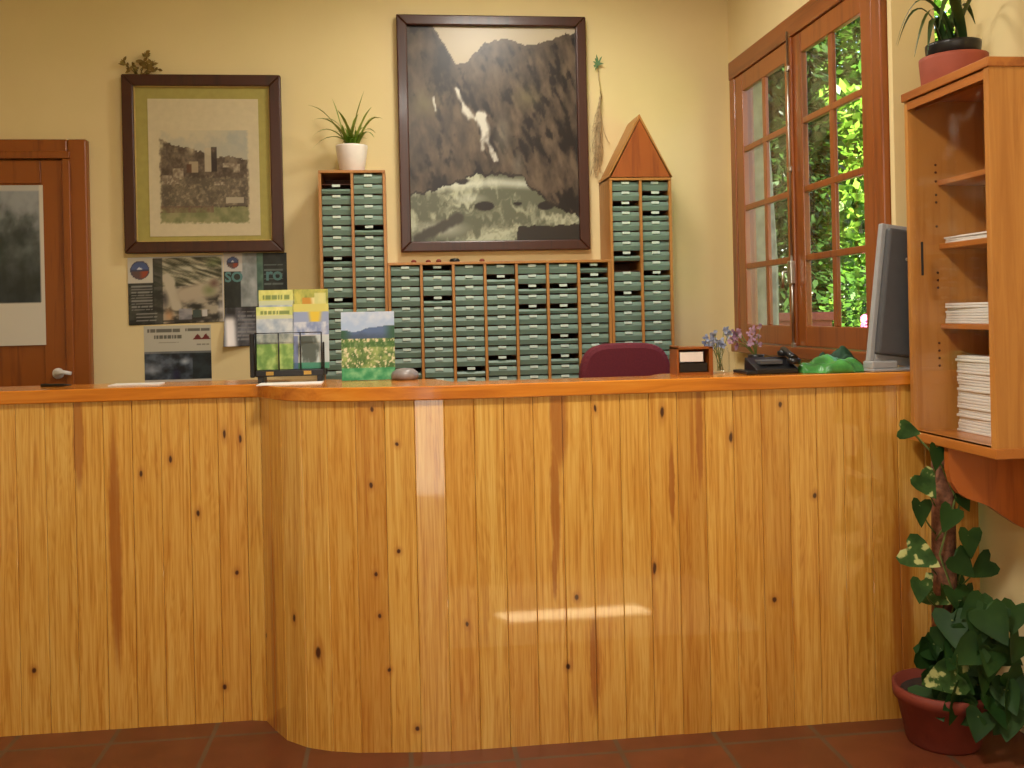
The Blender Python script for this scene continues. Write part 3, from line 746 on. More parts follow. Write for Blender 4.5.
# posters
ps = print_grid('poster', (-1.32, YB-.006, 1.380), (1, 0, .018), (0, 0, 1), .452, .330, 110, 80, art_alley, M['print'], None, lambda u, v: -.004*math.sin(math.pi*u)-.012*max(0, u-.85)*(1-v)*4*.3)
tag(ps, 'landscape poster of a rocky track, directly under the village print', 'poster')
pd = thing('poster', (-.712, YB, 1.3), 'dark tall poster with teal letters and curling lower corner', 'poster')
print_grid('sheet', (-.866, YB-.0015, 1.265), (1, 0, 0), (0, 0, 1), .306, .46, 70, 100, art_dark, M['print'], pd, lambda u, v: .035*max(0, .45-u)*max(0, .35-v)*9)
for tx, x0, z0, sz, mt in (('SO', -.861, 1.585, .068, 'teal'), ('ro', -.665, 1.590, .088, 'teal')):
    cu = bpy.data.curves.new('lettering', 'FONT'); cu.body = tx; cu.size = sz; cu.offset = .0022; cu.extrude = .0004; cu.resolution_u = 3
    to = bpy.data.objects.new('tmp', cu); COL.objects.link(to)
    dg = bpy.context.evaluated_depsgraph_get(); me = bpy.data.meshes.new_from_object(to.evaluated_get(dg)); bpy.data.objects.remove(to)
    me.transform(Matrix.Translation(Vector((x0, YB-.0032, z0))-pd.location) @ Matrix.Rotation(R(90), 4, 'X'))
    me.materials.clear(); me.materials.append(M[mt])
    lo = bpy.data.objects.new('lettering', me); COL.objects.link(lo); lo.parent = pd
pr_ = print_grid('poster', (-1.252, YB-.0012, 1.098), (1, 0, 0), (0, 0, 1), .318, .277, 90, 80, art_ride, M['print'])
tag(pr_, 'pale-topped poster with a dark photo, lowest of the three beneath the village print', 'poster')
dp = print_grid('poster', (-2.12, 4.8035, 1.296), (1, 0, 0), (0, 0, 1), .428, .765, 60, 100, art_door, M['print'])
tag(dp, 'mountain poster with white bottom margin stuck on the wooden door', 'poster')
nt_ = MB().box(1.79, 1.96, YJ-.0535, YJ-.0515, 1.49, 1.645).build('notice_sheet', M['white'])
tag(nt_, 'white paper notice on the wall behind the monitor, mostly behind the cabinet', 'notice')

# ------------------------------------------------------------------ things on and above the racks
def arc_leaf(mb, base, tip, lift, wmax, n=9, up=(0, 0, 1)):
    b0, t0 = Vector(base), Vector(tip); c0 = (b0+t0)/2+Vector((0, 0, lift)); pts, ws = [], []
    for k in range(n):
        t = k/(n-1); pts.append(b0*(1-t)**2+c0*2*t*(1-t)+t0*t*t); ws.append(wmax*(.45+.55*math.sin(math.pi*min(1, t*1.35+.15)) if t < .62 else 1)*max(.06, 1-t**3))
    mb.ribbon(pts, ws, up)
sp = thing('spider_plant', (-.222, 4.70, 2.095), 'spider plant in a white pot on the left card tower', 'plant')
MB().lathe((-.222, 4.70, 2.095), [(0, 0), (.054, 0), (.060, .006), (.077, .125), (.077, .132), (.070, .132), (.066, .115), (0, .115)], 32).build('pot', M['white_pot'], sp)
MB().lathe((-.222, 4.70, 2.095), [(.0, .112), (.0675, .112), (.066, .122), (0, .126)], 20).build('soil', M['soil'], sp)
mb = MB(); rnd = random.Random(3)
for (x, z, dy, lift) in ((-.425, 2.42, -.02, .10), (-.405, 2.265, -.05, .12), (-.41, 2.19, -.08, .12), (-.315, 2.47, .04, .05), (-.158, 2.50, .02, .02), (-.09, 2.37, .05, .12),
        (-.065, 2.345, -.06, .12), (-.105, 2.295, .03, .10), (-.36, 2.37, .06, .10), (-.40, 2.33, -.10, .12), (-.12, 2.40, -.08, .05), (-.28, 2.38, -.10, .05), (-.19, 2.40, .08, .05), (-.11, 2.25, -.10, .1)):
    arc_leaf(mb, (-.222+rnd.uniform(-.03, .03), 4.70+rnd.uniform(-.03, .03), 2.215), (x, 4.70+dy, z), lift, .0115)
for k in range(34):
    a = rnd.uniform(0, 2*math.pi); r = rnd.uniform(.03, .10)
    arc_leaf(mb, (-.222+rnd.uniform(-.03, .03), 4.70+rnd.uniform(-.03, .03), 2.215), (-.222+r*math.cos(a), 4.70+r*math.sin(a)*.8, 2.245+rnd.uniform(.0, .085)), .04, .008)
mb.build('leaves', M['spider'], sp)

def sprig(mb, base, tip, nleaf, lw, rnd, rstem=.003, spread=.05):
    b0, t0 = Vector(base), Vector(tip)
    pts = [b0.lerp(t0, k/6)+Vector((rnd.uniform(-1, 1), rnd.uniform(-1, 1), 0))*.006 for k in range(7)]
    mb.tube(pts, [rstem*(1-.09*k) for k in range(7)], 5)
    for k in range(nleaf):
        p = b0.lerp(t0, rnd.uniform(.35, 1)); d_ = Vector((rnd.uniform(-1, 1), rnd.uniform(-.5, .4), rnd.uniform(-.3, 1))).normalized()
        q = p+d_*spread*rnd.uniform(.4, 1)
        mb.ribbon([p, p.lerp(q, .35), p.lerp(q, .7), q], [lw*.3, lw, lw*.8, lw*.1], (0.2, 1, .3))
rnd = random.Random(5)
db = thing('dried_sprig', (-1.25, 4.825, 2.598), 'dried brown thistle sprig lying along the top of the village print frame', 'dried plant')
mb = MB()
for bx, tx, tz in ((-1.26, -1.315, 2.665), (-1.25, -1.275, 2.65), (-1.235, -1.205, 2.705), (-1.225, -1.165, 2.665), (-1.23, -1.22, 2.675), (-1.22, -1.18, 2.64), (-1.23, -1.15, 2.625)):
    sprig(mb, (bx, 4.825, 2.599), (tx, 4.822+rnd.uniform(-.015, .01), tz), 9, .007, rnd, .003, .038)
mb.build('dried_leaves', M['dried'], db)
hp = thing('dried_plant', (1.03, 4.83, 2.4), 'wispy dried plant hanging on the wall between waterfall photograph and gabled tower', 'dried plant')
mb = MB()
mb.tube([(1.032, 4.835, 2.69), (1.034, 4.832, 2.60), (1.045, 4.83, 2.50), (1.032, 4.832, 2.40)], [.003, .003, .004, .005], 6)
for k in range(80):
    x1 = rnd.uniform(.992, 1.035); z1 = rnd.uniform(2.08, 2.36)
    pts = []
    for j in range(8):
        t = j/7; pts.append((1.035+(x1-1.035)*t**1.4+rnd.uniform(-1, 1)*.014*t, 4.835-rnd.uniform(0, .03), 2.50+(z1-2.50)*t))
    mb.tube(pts, .0010, 4)
mb.tube([(1.04, 4.83, 2.42), (1.055, 4.825, 2.32), (1.075, 4.82, 2.27), (1.085, 4.82, 2.26)], .002, 5)
mb.build('fronds', M['lichen'], hp)
mb = MB()
for k in range(14):
    a = rnd.uniform(0, 6.28); r = rnd.uniform(.015, .036)
    arc_leaf(mb, (1.031, 4.83, 2.665), (1.031+r*math.cos(a), 4.82, 2.675+r*1.3*math.sin(a)), .006, .006, 5, (0, 1, 0))
mb.build('green_tip', plain('green_tip', rgb(92, 128, 84), .6, var=.3), hp)

# small things along the middle rack
for (x, rr, hh, mt, lb, nm) in ((.262, .026, .020, 'black', 'small dark pebble on the middle rack, below the waterfall photograph', 'pebble'),):
    o = MB().lathe((x, 4.63, 1.652), [(0, 0), (rr*.9, 0), (rr, hh*.4), (rr*.7, hh*.85), (0, hh)], 16).build(nm, M[mt]); tag(o, lb, 'pebble')
for k, (x, hh) in enumerate(((.065, .014), (.135, .013), (.185, .016), (.395, .014))):
    o = MB().lathe((x, 4.63, 1.652), [(0, 0), (.012, 0), (.013, hh*.6), (.005, hh), (0, hh)], 12).build('bead', M['terra2'])
    tag(o, 'tiny red-brown bead sitting on top of the middle card rack', 'bead', 'beads on the middle rack')

# ------------------------------------------------------------------ chair behind the counter
ch = thing('office_chair', (.945, 4.0, 0), 'maroon office chair with rounded backrest behind the counter', 'chair')
mb = MB(); loop = []
for k in range(40):
    a = 2*math.pi*k/40; cx, sx_ = math.cos(a), math.sin(a); e = .5
    loop.append((.952+.202*math.copysign(abs(cx)**e, cx), 4.0, 1.055+.205*math.copysign(abs(sx_)**.62, sx_)))
mb.prism(loop, (0, .075, 0), bev=.022); mb.build('backrest', M['maroon'], ch)
MB().box(.72, 1.18, 4.06, 4.45, .46, .55, .035).build('seat', M['maroon'], ch)
mb = MB(); mb.tube([(.952, 4.075, .9), (.952, 4.14, .75), (.952, 4.22, .46)], .02, 8); mb.tube([(.952, 4.24, .46), (.952, 4.24, .1)], .03, 12)
mb.build('column', M['black'], ch)
for k in range(5):
    a = 2*math.pi*k/5+.3
    f = MB().tube([(.952, 4.24, .11), (.952+.27*math.cos(a), 4.24+.19*math.sin(a), .07)], [.024, .016], 8).build('leg', M['black'], ch)
    MB().lathe((.952+.27*math.cos(a), 4.24+.19*math.sin(a), .028), [(0, -.018), (.027, -.018), (.027, .018), (0, .018)], 14, 'X').build('caster', M['black'], f)

# ------------------------------------------------------------------ brochure stand and leaflets on the counter
bs = thing('brochure_stand', (-.39, 3.45, TOPZ), 'black wire brochure stand with two pockets on the counter', 'brochure stand')
mb = MB(); mb.box(-.512, -.275, 3.425, 3.52, TOPZ+.022, TOPZ+.045, .003)
for x in (-.495, -.29): mb.box(x-.010, x+.010, 3.43, 3.52, TOPZ, TOPZ+.025, .002)
mb.build('stand_base', M['black'], bs)
mb = MB()
for x in (-.512, -.430, -.355, -.282): mb.tube([(x, 3.428, TOPZ+.04), (x, 3.424, TOPZ+.175)], .0028, 6)
mb.tube([(-.512, 3.424, TOPZ+.175), (-.430, 3.424, TOPZ+.175)], .002, 6); mb.tube([(-.355, 3.424, TOPZ+.175), (-.282, 3.424, TOPZ+.175)], .002, 6)
mb.tube([(-.43, 3.424, TOPZ+.175), (-.355, 3.424, TOPZ+.175)], .0015, 6)
mb.box(-.530, -.514, 3.425, 3.50, TOPZ+.02, TOPZ+.175, .004); mb.box(-.28, -.274, 3.44, 3.52, TOPZ+.02, TOPZ+.14, .003)
mb.build('wire_front', M['black'], bs)
mb = MB(); mb.box(-.52, -.27, 3.512, 3.522, TOPZ+.02, TOPZ+.26, .002); mb.build('back_panel', M['black'], bs)
for x in (-.462, -.332): MB().box(x-.013, x+.013, 3.4235, 3.4255, TOPZ+.027, TOPZ+.040).build('price_tag', M['brass'], bs)
def brochure(x0, w, z0, h, y0, fn, label, tilt=.07):
    o = print_grid('brochure', (x0, y0, z0), (1, 0, 0), (0, math.sin(tilt), math.cos(tilt)), w, h, 40, 70, fn, M['print'], None, None, .004)
    tag(o, label, 'brochure', 'brochures in the black stand'); return o
brochure(-.506, .125, TOPZ+.046, .283, 3.487, lambda u, v: art_field(u, v, (196, 200, 100), 3.3), 'rear left brochure in the black stand, yellow-green top band showing')
brochure(-.532+.022, .130, TOPZ+.046, .222, 3.452, lambda u, v: art_field(u, v, (188, 204, 110), 6.6), 'front left brochure in the black stand, pale sky above green meadow', .06)
brochure(-.386, .124, TOPZ+.046, .284, 3.487, art_back2, 'rear right brochure in the black stand, yellow with orange figure')
brochure(-.384, .126, TOPZ+.046, .230, 3.452, art_field2, 'front right brochure in the black stand, grey picture under yellow corner', .06)
o = MB().box(-.49, -.275, 3.29, 3.41, TOPZ+.0003, TOPZ+.003).build('paper_sheet', M['white']); tag(o, 'white sheet of paper lying flat before the brochure stand', 'paper')
lf = thing('leaflet', (-.12, 3.42, TOPZ), 'upright leaflet with green valley picture standing right of the brochure stand', 'leaflet')
print_grid('cover', (-.213, 3.415, TOPZ+.001), (1, 0, 0), (0, .09, 1), .187, .243, 60, 80, art_valley, M['print'], lf, None, .003)
MB().prism([(-.16, 3.418, TOPZ), (-.16, 3.432, TOPZ+.14), (-.16, 3.432, TOPZ)], (.08, 0, 0)).build('prop', M['white'], lf)
o = MB().lathe((.008, 3.40, TOPZ), [(0, 0), (.040, 0), (.050, .010), (.046, .026), (.030, .038), (0, .042)], 24).build('paperweight', M['stone'])
tag(o, 'grey rounded stone paperweight on the counter, right of the valley leaflet', 'paperweight')
o = MB().tube([(-1.28, 3.58, TOPZ+.006), (-1.20, 3.56, TOPZ+.006), (-1.17, 3.554, TOPZ+.006)], [.006, .0055, .002], 10).build('pen', M['black']); tag(o, 'dark pen lying on the counter near the wooden door', 'pen')
o = MB().box(-1.03, -.86, 3.50, 3.60, TOPZ+.0003, TOPZ+.004).build('leaflet', M['white']); tag(o, 'pale leaflet lying flat on the counter left of the brochure stand', 'leaflet')

# right end of the counter
bx = thing('desk_box', (1.04, 3.36, TOPZ), 'open wooden desk box with papers beside the glass jar', 'desk box')
mb = MB()
mb.box(.977, .985, 3.33, 3.42, TOPZ, TOPZ+.10, .001); mb.box(1.092, 1.106, 3.33, 3.42, TOPZ, TOPZ+.095, .001); mb.box(.985, 1.092, 3.33, 3.42, TOPZ, TOPZ+.008)
mb.box(.985, 1.092, 3.412, 3.42, TOPZ+.008, TOPZ+.09); mb.box(.977, 1.106, 3.33, 3.42, TOPZ+.088, TOPZ+.096, .001)
mb.build('box_body', M['door'], bx)
MB().box(.99, 1.072, 3.335, 3.40, TOPZ+.045, TOPZ+.078).build('white_papers', M['white'], bx)
MB().box(.99, 1.088, 3.34, 3.40, TOPZ+.010, TOPZ+.040).build('black_insert', M['black'], bx)
jr = thing('flower_jar', (1.125, 3.33, TOPZ), 'small glass jar of pale blue dried flowers on the counter', 'vase')
MB().lathe((1.145, 3.36, TOPZ), [(0, .003), (.026, .003), (.030, .012), (.030, .07), (.024, .085), (.026, .09), (.028, .09), (.027, .083), (.033, .07), (.033, .010), (.029, 0), (0, 0)], 24).build('jar_glass', M['cabglass'], jr)
mb = MB(); pb = MB()
for k in range(15):
    a = rnd.uniform(0, 6.28); tx, tz = 1.140+rnd.uniform(-.06, .055), TOPZ+rnd.uniform(.09, .15)
    mb.tube([(1.145+rnd.uniform(-.012, .012), 3.36, TOPZ+.01), (1.145+(tx-1.145)*.4, 3.36, TOPZ+.08), (tx, 3.35+rnd.uniform(-.03, .03), tz)], .0012, 5)
    for j in range(7):
        q = Vector((tx, 3.35, tz))+Vector((rnd.uniform(-1, 1), rnd.uniform(-1, .5), rnd.uniform(-1, 1)))*.016
        pb.ribbon([(tx, 3.35, tz), Vector((tx, 3.35, tz)).lerp(q, .6), q], [.002, .006, .001], (0, 1, .2))
mb.build('stems', M['stem'], jr); pb.build('petals', M['blue'], jr)
# telephone
tp = thing('telephone', (1.30, 3.33, TOPZ), 'black desk telephone on the counter in front of the window', 'telephone')
mb = MB().prism([(1.235, 3.24, TOPZ), (1.235, 3.24, TOPZ+.018), (1.235, 3.35, TOPZ+.055), (1.235, 3.36, TOPZ)], (.15, 0, 0), bev=.004); mb.build('phone_base', M['black'], tp)
mb = MB(); mb.tube([(1.375, 3.25, TOPZ+.050), (1.375, 3.29, TOPZ+.062), (1.375, 3.345, TOPZ+.076)], [.014, .011, .014], 10)
for y, z in ((3.258, .032), (3.34, .056)): mb.lathe((1.375, y, TOPZ+z), [(0, 0), (.022, 0), (.024, .016), (0, .024)], 14)
mb.build('handset', M['black'], tp)
MB().box(1.26, 1.34, 3.265, 3.33, TOPZ+.032, TOPZ+.046, .002).build('keypad', M['mon'], tp)
o = MB().box(1.20, 1.232, 3.24, 3.38, TOPZ+.0003, TOPZ+.012, .003).build('pen_tray', M['black']); tag(o, 'low black pen tray left of the telephone', 'pen tray')
fv = thing('flower_pot', (1.30, 3.425, TOPZ), 'dark little pot of purple flowers before the left window casement', 'plant')
MB().lathe((1.30, 3.41, TOPZ), [(0, 0), (.020, 0), (.027, .05), (.029, .06), (.024, .06), (0, .055)], 20).build('pot', M['black'], fv)
mb = MB(); pb = MB()
for k in range(18):
    tx, tz = 1.262+rnd.uniform(-.06, .055), TOPZ+rnd.uniform(.085, .165)
    mb.tube([(1.30, 3.41, TOPZ+.05), (1.30+(tx-1.30)*.4, 3.41, TOPZ+.09), (tx, 3.41+rnd.uniform(-.02, .03), tz)], .0011, 5)
    for j in range(6):
        q = Vector((tx, 3.41, tz))+Vector((rnd.uniform(-1, 1), rnd.uniform(-1, .5), rnd.uniform(-1, 1)))*.015
        pb.ribbon([(tx, 3.41, tz), Vector((tx, 3.41, tz)).lerp(q, .6), q], [.002, .006, .001], (0, 1, .2))
mb.build('stems', M['stem'], fv); pb.build('petals', M['purple'], fv)
def crumple(cx, cy, lx, ly, hz, seed, name, mat, base=TOPZ):
    mb = MB(); nx, ny = 40, 20; g = []
    for j in range(ny+1):
        row = []
        for i in range(nx+1):
            u, v = i/nx*2-1, j/ny*2-1; r = math.sqrt(min(1, u*u+v*v))
            k = max(0, 1-r**2.5); nz_ = mn.fractal(Vector((u*1.7+seed, v*1.2, seed)), 1.1, 2, 3)
            e = 1+.12*mn.noise(Vector((math.atan2(v, u)*1.5, seed, 0)))
            sq = max(abs(u), abs(v), 1e-6)/max(math.hypot(u, v), 1e-6)
            row.append(mb.b.verts.new((cx+u*sq*lx*e, cy+v*sq*ly*e, base+.001+max(0, hz*k**.4*(.74+.40*nz_)))))
        g.append(row)
    for j in range(ny):
        for i in range(nx): f = mb.b.faces.new((g[j][i], g[j][i+1], g[j+1][i+1], g[j+1][i])); f.smooth = True
    rim = g[0]+[r[-1] for r in g[1:]]+g[-1][-2::-1]+[r[0] for r in g[-2:0:-1]]
    mb.b.faces.new(rim[::-1])
    return mb.build(name, mat)
tag(crumple(1.524, 3.27, .120, .075, .055, 2.2, 'plastic_bag', M['bag']), 'crumpled bright green plastic bag on the counter before the monitor', 'bag')
tag(crumple(1.612, 3.392, .092, .042, .078, 6.1, 'folded_cloth', M['bag_d']), 'dark green cloth heap behind the bright green bag', 'cloth')
# monitor seen from behind
mo = thing('monitor', (1.72, 3.10, TOPZ), 'grey flat computer monitor seen from behind beside the glass cabinet', 'monitor')
ang = R(7); MT = Matrix.Translation((1.583, 3.062, TOPZ+.034)) @ Matrix.Rotation(ang, 4, 'Z') @ Matrix.Rotation(R(7.5), 4, 'Y')
# local: x along the panel, y toward the screen side, z up
MB().box(.010, .240, 0, .030, .03, .46, .008, MT).build('rear_shell', M['mon'], mo)
mb = MB()
for b_ in ((-.004, .014, .026, .05, .0, .475), (.236, .254, .026, .05, .0, .475), (.014, .236, .026, .05, .0, .03), (.014, .236, .026, .05, .455, .475)): mb.box(*b_, .003, MT)
mb.build('bezel', M['silver'], mo)
MB().box(.014, .236, .040, .046, .03, .455, 0, MT).build('screen', M['screen'], mo)
MB().lathe((0, 0, 0), [(0, -.0015), (.006, -.0015), (.006, .0015), (0, .0015)], 12, 'Y', True, MT @ Matrix.Translation((.085, 0, .36))).build('badge', M['steel'], mo)
M2 = Matrix.Translation((1.575, 3.062, TOPZ+.0005)) @ Matrix.Rotation(ang, 4, 'Z')
mb = MB(); mb.box(.0, .25, -.004, .075, .0, .010, .003, M2); mb.box(.0, .10, .004, .060, .008, .036, .006, M2); mb.build('stand', M['silver'], mo)

for o in list(COL.objects):                  # the things at the right end stand on the narrower ledge
    if o.parent is None and o.name.split('.')[0] in ('desk_box', 'flower_jar', 'telephone', 'pen_tray', 'flower_pot', 'plastic_bag', 'folded_cloth'):
        xc = o.location.x if o.type == 'EMPTY' else sum(v.co.x for v in o.data.vertices)/len(o.data.vertices)
        o.location.x -= .037*xc; o.location.y -= .125

# ------------------------------------------------------------------ wall cabinet on the right
CX0, CX1, CY0, CY1, CZ0, CZ1 = 1.685, 1.968, 2.562, 3.03, .945, 2.10
wc = thing('wall_cabinet', (1.83, 2.80, CZ0), 'pine wall cabinet with sliding glass doors holding stacks of papers', 'cabinet')
th = .02
mb = MB(); mb.box(CX0+.004, CX1, CY1-th, CY1, CZ0+.03, CZ1-.028); mb.build('side_panel', M['cab'], wc)
mb = MB(); mb.box(CX0, CX1, CY0, CY0+.024, CZ0+.03, CZ1-.028); mb.build('side_panel', M['cab'], wc)
mb = MB(); mb.box(CX0-.006, CX1, CY0-.006, CY1+.004, CZ1-.028, CZ1, .003); mb.build('top_panel', M['cab_y'], wc)
mb = MB(); mb.box(CX0-.006, CX1, CY0-.006, CY1+.004, CZ0, CZ0+.03, .003); mb.build('bottom_panel', M['cab_y'], wc)
MB().box(CX1-.012, CX1-.002, CY0+.024, CY1-th, CZ0+.03, CZ1-.028).build('back_panel', M['cab'], wc)
for z0, z1 in ((CZ1-.058, CZ1-.028), (CZ0+.03, CZ0+.034)):
    mb = MB().box(CX0+.002, CX0+.038, CY0+.024, CY1-th, z1-.004 if z1 > 1.5 else z0, z1 if z1 > 1.5 else z1)
    mb.box(CX0+.002, CX0+.007, CY0+.024, CY1-th, z0, z1); mb.box(CX0+.033, CX0+.038, CY0+.024, CY1-th, z0, z1)
    mb.build('door_track', M['cab_y'], wc)
SH = (1.790, 1.578, 1.312)
for z in SH: MB().box(CX0+.105, CX1-.012, CY0+.025, CY1-th, z, z+.018, .002).build('shelf', M['cab_y'], wc)
for zc in (1.86, 1.835, 1.805, 1.76, 1.735, 1.655, 1.50, 1.475, 1.45, 1.265, 1.24, 1.215, 1.19):
    MB().lathe((CX0+.098, CY1-th-.0015, zc), [(0, 0), (.0042, 0), (.0042, .002), (0, .002)], 10, 'Y').build('peg_hole', M['rack_in'], wc)
for (x, y0, y1, py) in ((CX0+.014, CY0+.20, CY1-th-.001, CY1-.075), (CX0+.024, CY0+.026, CY0+.26, CY0+.05)):
    gl = MB().box(x, x+.004, y0, y1, CZ0+.031, CZ1-.03).build('glass_door', M['cabglass'], wc)
    MB().box(x-.002, x+.0005, py-.006, py+.006, 1.49, 1.60, .001).build('finger_pull', M['black'], gl)
ctl = [(1.690, .872), (1.700, .835), (1.723, .800), (1.752, .782), (1.783, .772), (1.825, .755), (1.871, .722), (1.92, .690), (CX1, .668)]
MB().prism([(CX1, 2.815, CZ0), (1.690, 2.815, CZ0)]+[(x, 2.815, z) for x, z in ctl], (0, .024, 0)).build('bracket', M['bracket'], wc)

def stack(n, x0, x1, y0, y1, zb, th_, label, group, seed, cat='paper', name='booklet'):
    rnd = random.Random(seed)
    src = MB().box(-(x1-x0)/2, (x1-x0)/2, -(y1-y0)/2, (y1-y0)/2, 0, th_*.90, th_*.18).build(name, M['white'])
    for k in range(n):
        o = src if k == 0 else src.copy()
        if k: COL.objects.link(o)
        o.location = ((x0+x1)/2+rnd.uniform(-.003, .003), (y0+y1)/2+rnd.uniform(-.004, .004), zb+.0004+k*th_)
        o.rotation_euler.z = rnd.gauss(0, .012)
        tag(o, label, cat, group)
stack(26, 1.822, 1.952, 2.66, 2.975, CZ0+.03, .0096, 'white booklet in the tall pile on the cabinet bottom', 'booklets piled on the cabinet bottom', 1)
stack(8, 1.80, 1.945, 2.66, 3.0, SH[2]+.018, .0085, 'white booklet in the middle pile on the lowest shelf of the glass cabinet', 'booklets on the lowest cabinet shelf', 2)
stack(3, 1.80, 1.945, 2.68, 2.99, SH[1]+.018, .007, 'thin white booklet on the second shelf of the glass cabinet', 'booklets on the second cabinet shelf', 3)

# pot plant on the cabinet
cp = thing('potted_plant', (1.800, 2.92, CZ1), 'strap-leaved plant in a terracotta pot on top of the glass cabinet', 'plant')
MB().lathe((1.800, 2.92, CZ1), [(0, 0), (.094, 0), (.098, .01), (.104, .082), (.104, .094), (.096, .094), (.092, .08), (0, .075)], 36).build('cachepot', M['terra'], cp)
MB().lathe((1.800, 2.92, CZ1), [(0, .075), (.078, .076), (.085, .130), (.085, .138), (.078, .138), (.076, .125), (0, .123)], 32).build('inner_pot', M['black'], cp)
mb = MB(); rnd = random.Random(9)
for (x, y, z, lift) in ((1.655, 2.90, 2.19, .28), (1.70, 2.90, 2.20, .22), (1.665, 3.02, 2.26, .25), (1.68, 2.80, 2.25, .26), (1.90, 2.80, 2.36, .2), (1.93, 3.0, 2.33, .2), (1.84, 2.88, 2.55, .1), (1.78, 2.98, 2.52, .1), (1.62, 2.95, 2.24, .3)):
    arc_leaf(mb, (1.800+rnd.uniform(-.03, .03), 2.92+rnd.uniform(-.03, .03), CZ1+.125), (x, y, z), lift, .016, 12)
mb.build('leaves', M['dleaf'], cp)

# climbing pothos on a coir pole in front of the counter
px, py = 1.655, 2.80
pp = thing('pothos_plant', (px, py, 0), 'pothos climbing a coir pole in a terracotta floor pot under the cabinet', 'plant')
MB().lathe((1.63, 2.78, 0), [(0, 0), (.105, 0), (.112, .01), (.138, .14), (.148, .142), (.150, .178), (.140, .18), (.136, .155), (0, .15)], 36).build('pot', M['terra2'], pp)
MB().lathe((1.63, 2.78, 0), [(0, .148), (.135, .148), (.12, .158), (0, .164)], 24).build('soil', M['soil'], pp)
MB().tube([(px, py, .15), (px, py, .35), (px+.004, py, .65), (px+.006, py, .925)], [.040, .039, .037, .034], 16).build('coir_pole', M['moss'], pp)
def heart(mb, c, size, rot, tilt, yaw):
    """heart-shaped leaf: tip points down before the rotation"""
    prof = [(0, .02), (.18, .16), (.42, .17), (.52, -.02), (.46, -.28), (.28, -.60), (.10, -.88), (0, -1.0)]
    Mx = Matrix.Translation(c) @ Matrix.Rotation(yaw, 4, 'Z') @ Matrix.Rotation(rot, 4, 'Y') @ Matrix.Rotation(tilt, 4, 'X')
    t = bmesh.new(); L_, C_, R_ = [], [], []
    for (x, z) in prof:
        y = -.18*(z+.4)**2
        L_.append(t.verts.new((-x*size, (y-.22*x)*size, (z+.35)*size))); R_.append(t.verts.new((x*size, (y-.22*x)*size, (z+.35)*size))); C_.append(t.verts.new((0, y*size, (min(z, .02)+.35)*size)))
    for k in range(len(prof)-1):
        for A, B in ((L_, C_), (C_, R_)):
            vs = [A[k], B[k], B[k+1], A[k+1]]
            try: f = t.faces.new(vs); f.smooth = True
            except ValueError: pass
    bmesh.ops.remove_doubles(t, verts=t.verts[:], dist=1e-5)
    mb._add(t, Mx)
g = MB(); gv = MB(); st = MB()
LV = [(1.511, 2.74, 1.0, .062, 1, -75), (1.60, 2.74, .915, .075, 0, 20), (1.565, 2.74, .83, .085, 1, -30), (1.551, 2.75, .742, .078, 0, 10), (1.632, 2.73, .722, .080, 0, 30), (1.703, 2.76, .769, .062, 0, -20),
      (1.535, 2.73, .612, .105, 2, -60), (1.540, 2.74, .50, .07, 1, 10), (1.70, 2.73, .645, .085, 0, 5), (1.672, 2.73, .575, .090, 0, -40), (1.748, 2.74, .56, .088, 0, 60)]
for (x, y, z, s_, kind, rt_) in LV:
    heart(gv if kind else g, (x, y, z), s_, R(rt_), R(-12), R(rnd.uniform(-20, 20)))
    ex, ez = px+(.035 if x > px else -.035), z-.03
    st.tube([(ex, py-.02, ez-.05), ((ex+x)/2, y+.02, ez-.01), (x, y+.004, z+.02)], .0028, 6)
for k in range(78):
    t = rnd.random(); z = .12+.36*t**1.2; x = 1.715+rnd.uniform(-.12, .05)-(0 if z > .3 else rnd.uniform(0, .06)); y = 2.70+rnd.uniform(-.12, .10)
    if x > 1.70 and z < .2: x += .01
    heart(g if rnd.random() < .93 else gv, (x, y, z), rnd.uniform(.08, .115), R(rnd.uniform(-70, 70)), R(rnd.uniform(-40, 5)), R(rnd.uniform(-50, 40)))
    if k % 2 == 0: st.tube([(px+rnd.uniform(-.03, .03), py-.03, max(.19, z-.12)), ((px+x)/2, (py+y)/2, z), (x, y+.004, z+.02)], .0026, 6)
st.tube([(px-.03, py-.045, .19), (px+.03, py-.05, .4), (px-.035, py-.04, .6), (px+.02, py-.045, .78), (px-.03, py-.04, .90), (1.53, 2.76, 1.0)], .0035, 6)
pp_shift = Vector((.06, .10, 0))
g.build('green_leaves', M['pothos'], pp); gv.build('variegated_leaves', M['pothos_v'], pp); st.build('stems', M['stem'], pp)

pp.location += pp_shift

# ------------------------------------------------------------------ garden outside the window
struct('ground', MB().box(1.0, 26, -14, 26, -.5, -.13), M['lawn'])
def leaves_mb(blobs, n, size, rnd):
    mb = MB(); tot = sum(a[3]*a[4]*a[5] for a in blobs)
    for (cx, cy, cz, rx, ry, rz) in blobs:
        for _ in range(int(n*rx*ry*rz/tot)):
            v = Vector((rnd.gauss(0, 1), rnd.gauss(0, 1), rnd.gauss(0, 1))).normalized()*rnd.uniform(.55, 1.05)
            p = Vector((cx+v.x*rx, cy+v.y*ry, cz+v.z*rz))
            d_ = (v+Vector((rnd.uniform(-1, 1), rnd.uniform(-1, 1), rnd.uniform(-1.2, .6)))).normalized(); s_ = size*rnd.uniform(.6, 1.2)
            u = d_.cross(Vector((rnd.uniform(-1, 1), rnd.uniform(-1, 1), 1))).normalized()
            a, b_, c_, e_ = p, p+d_*s_*.5+u*s_*.26, p+d_*s_, p+d_*s_*.5-u*s_*.26
            mb.poly([a, b_, c_, e_])
    return mb
rnd = random.Random(21)
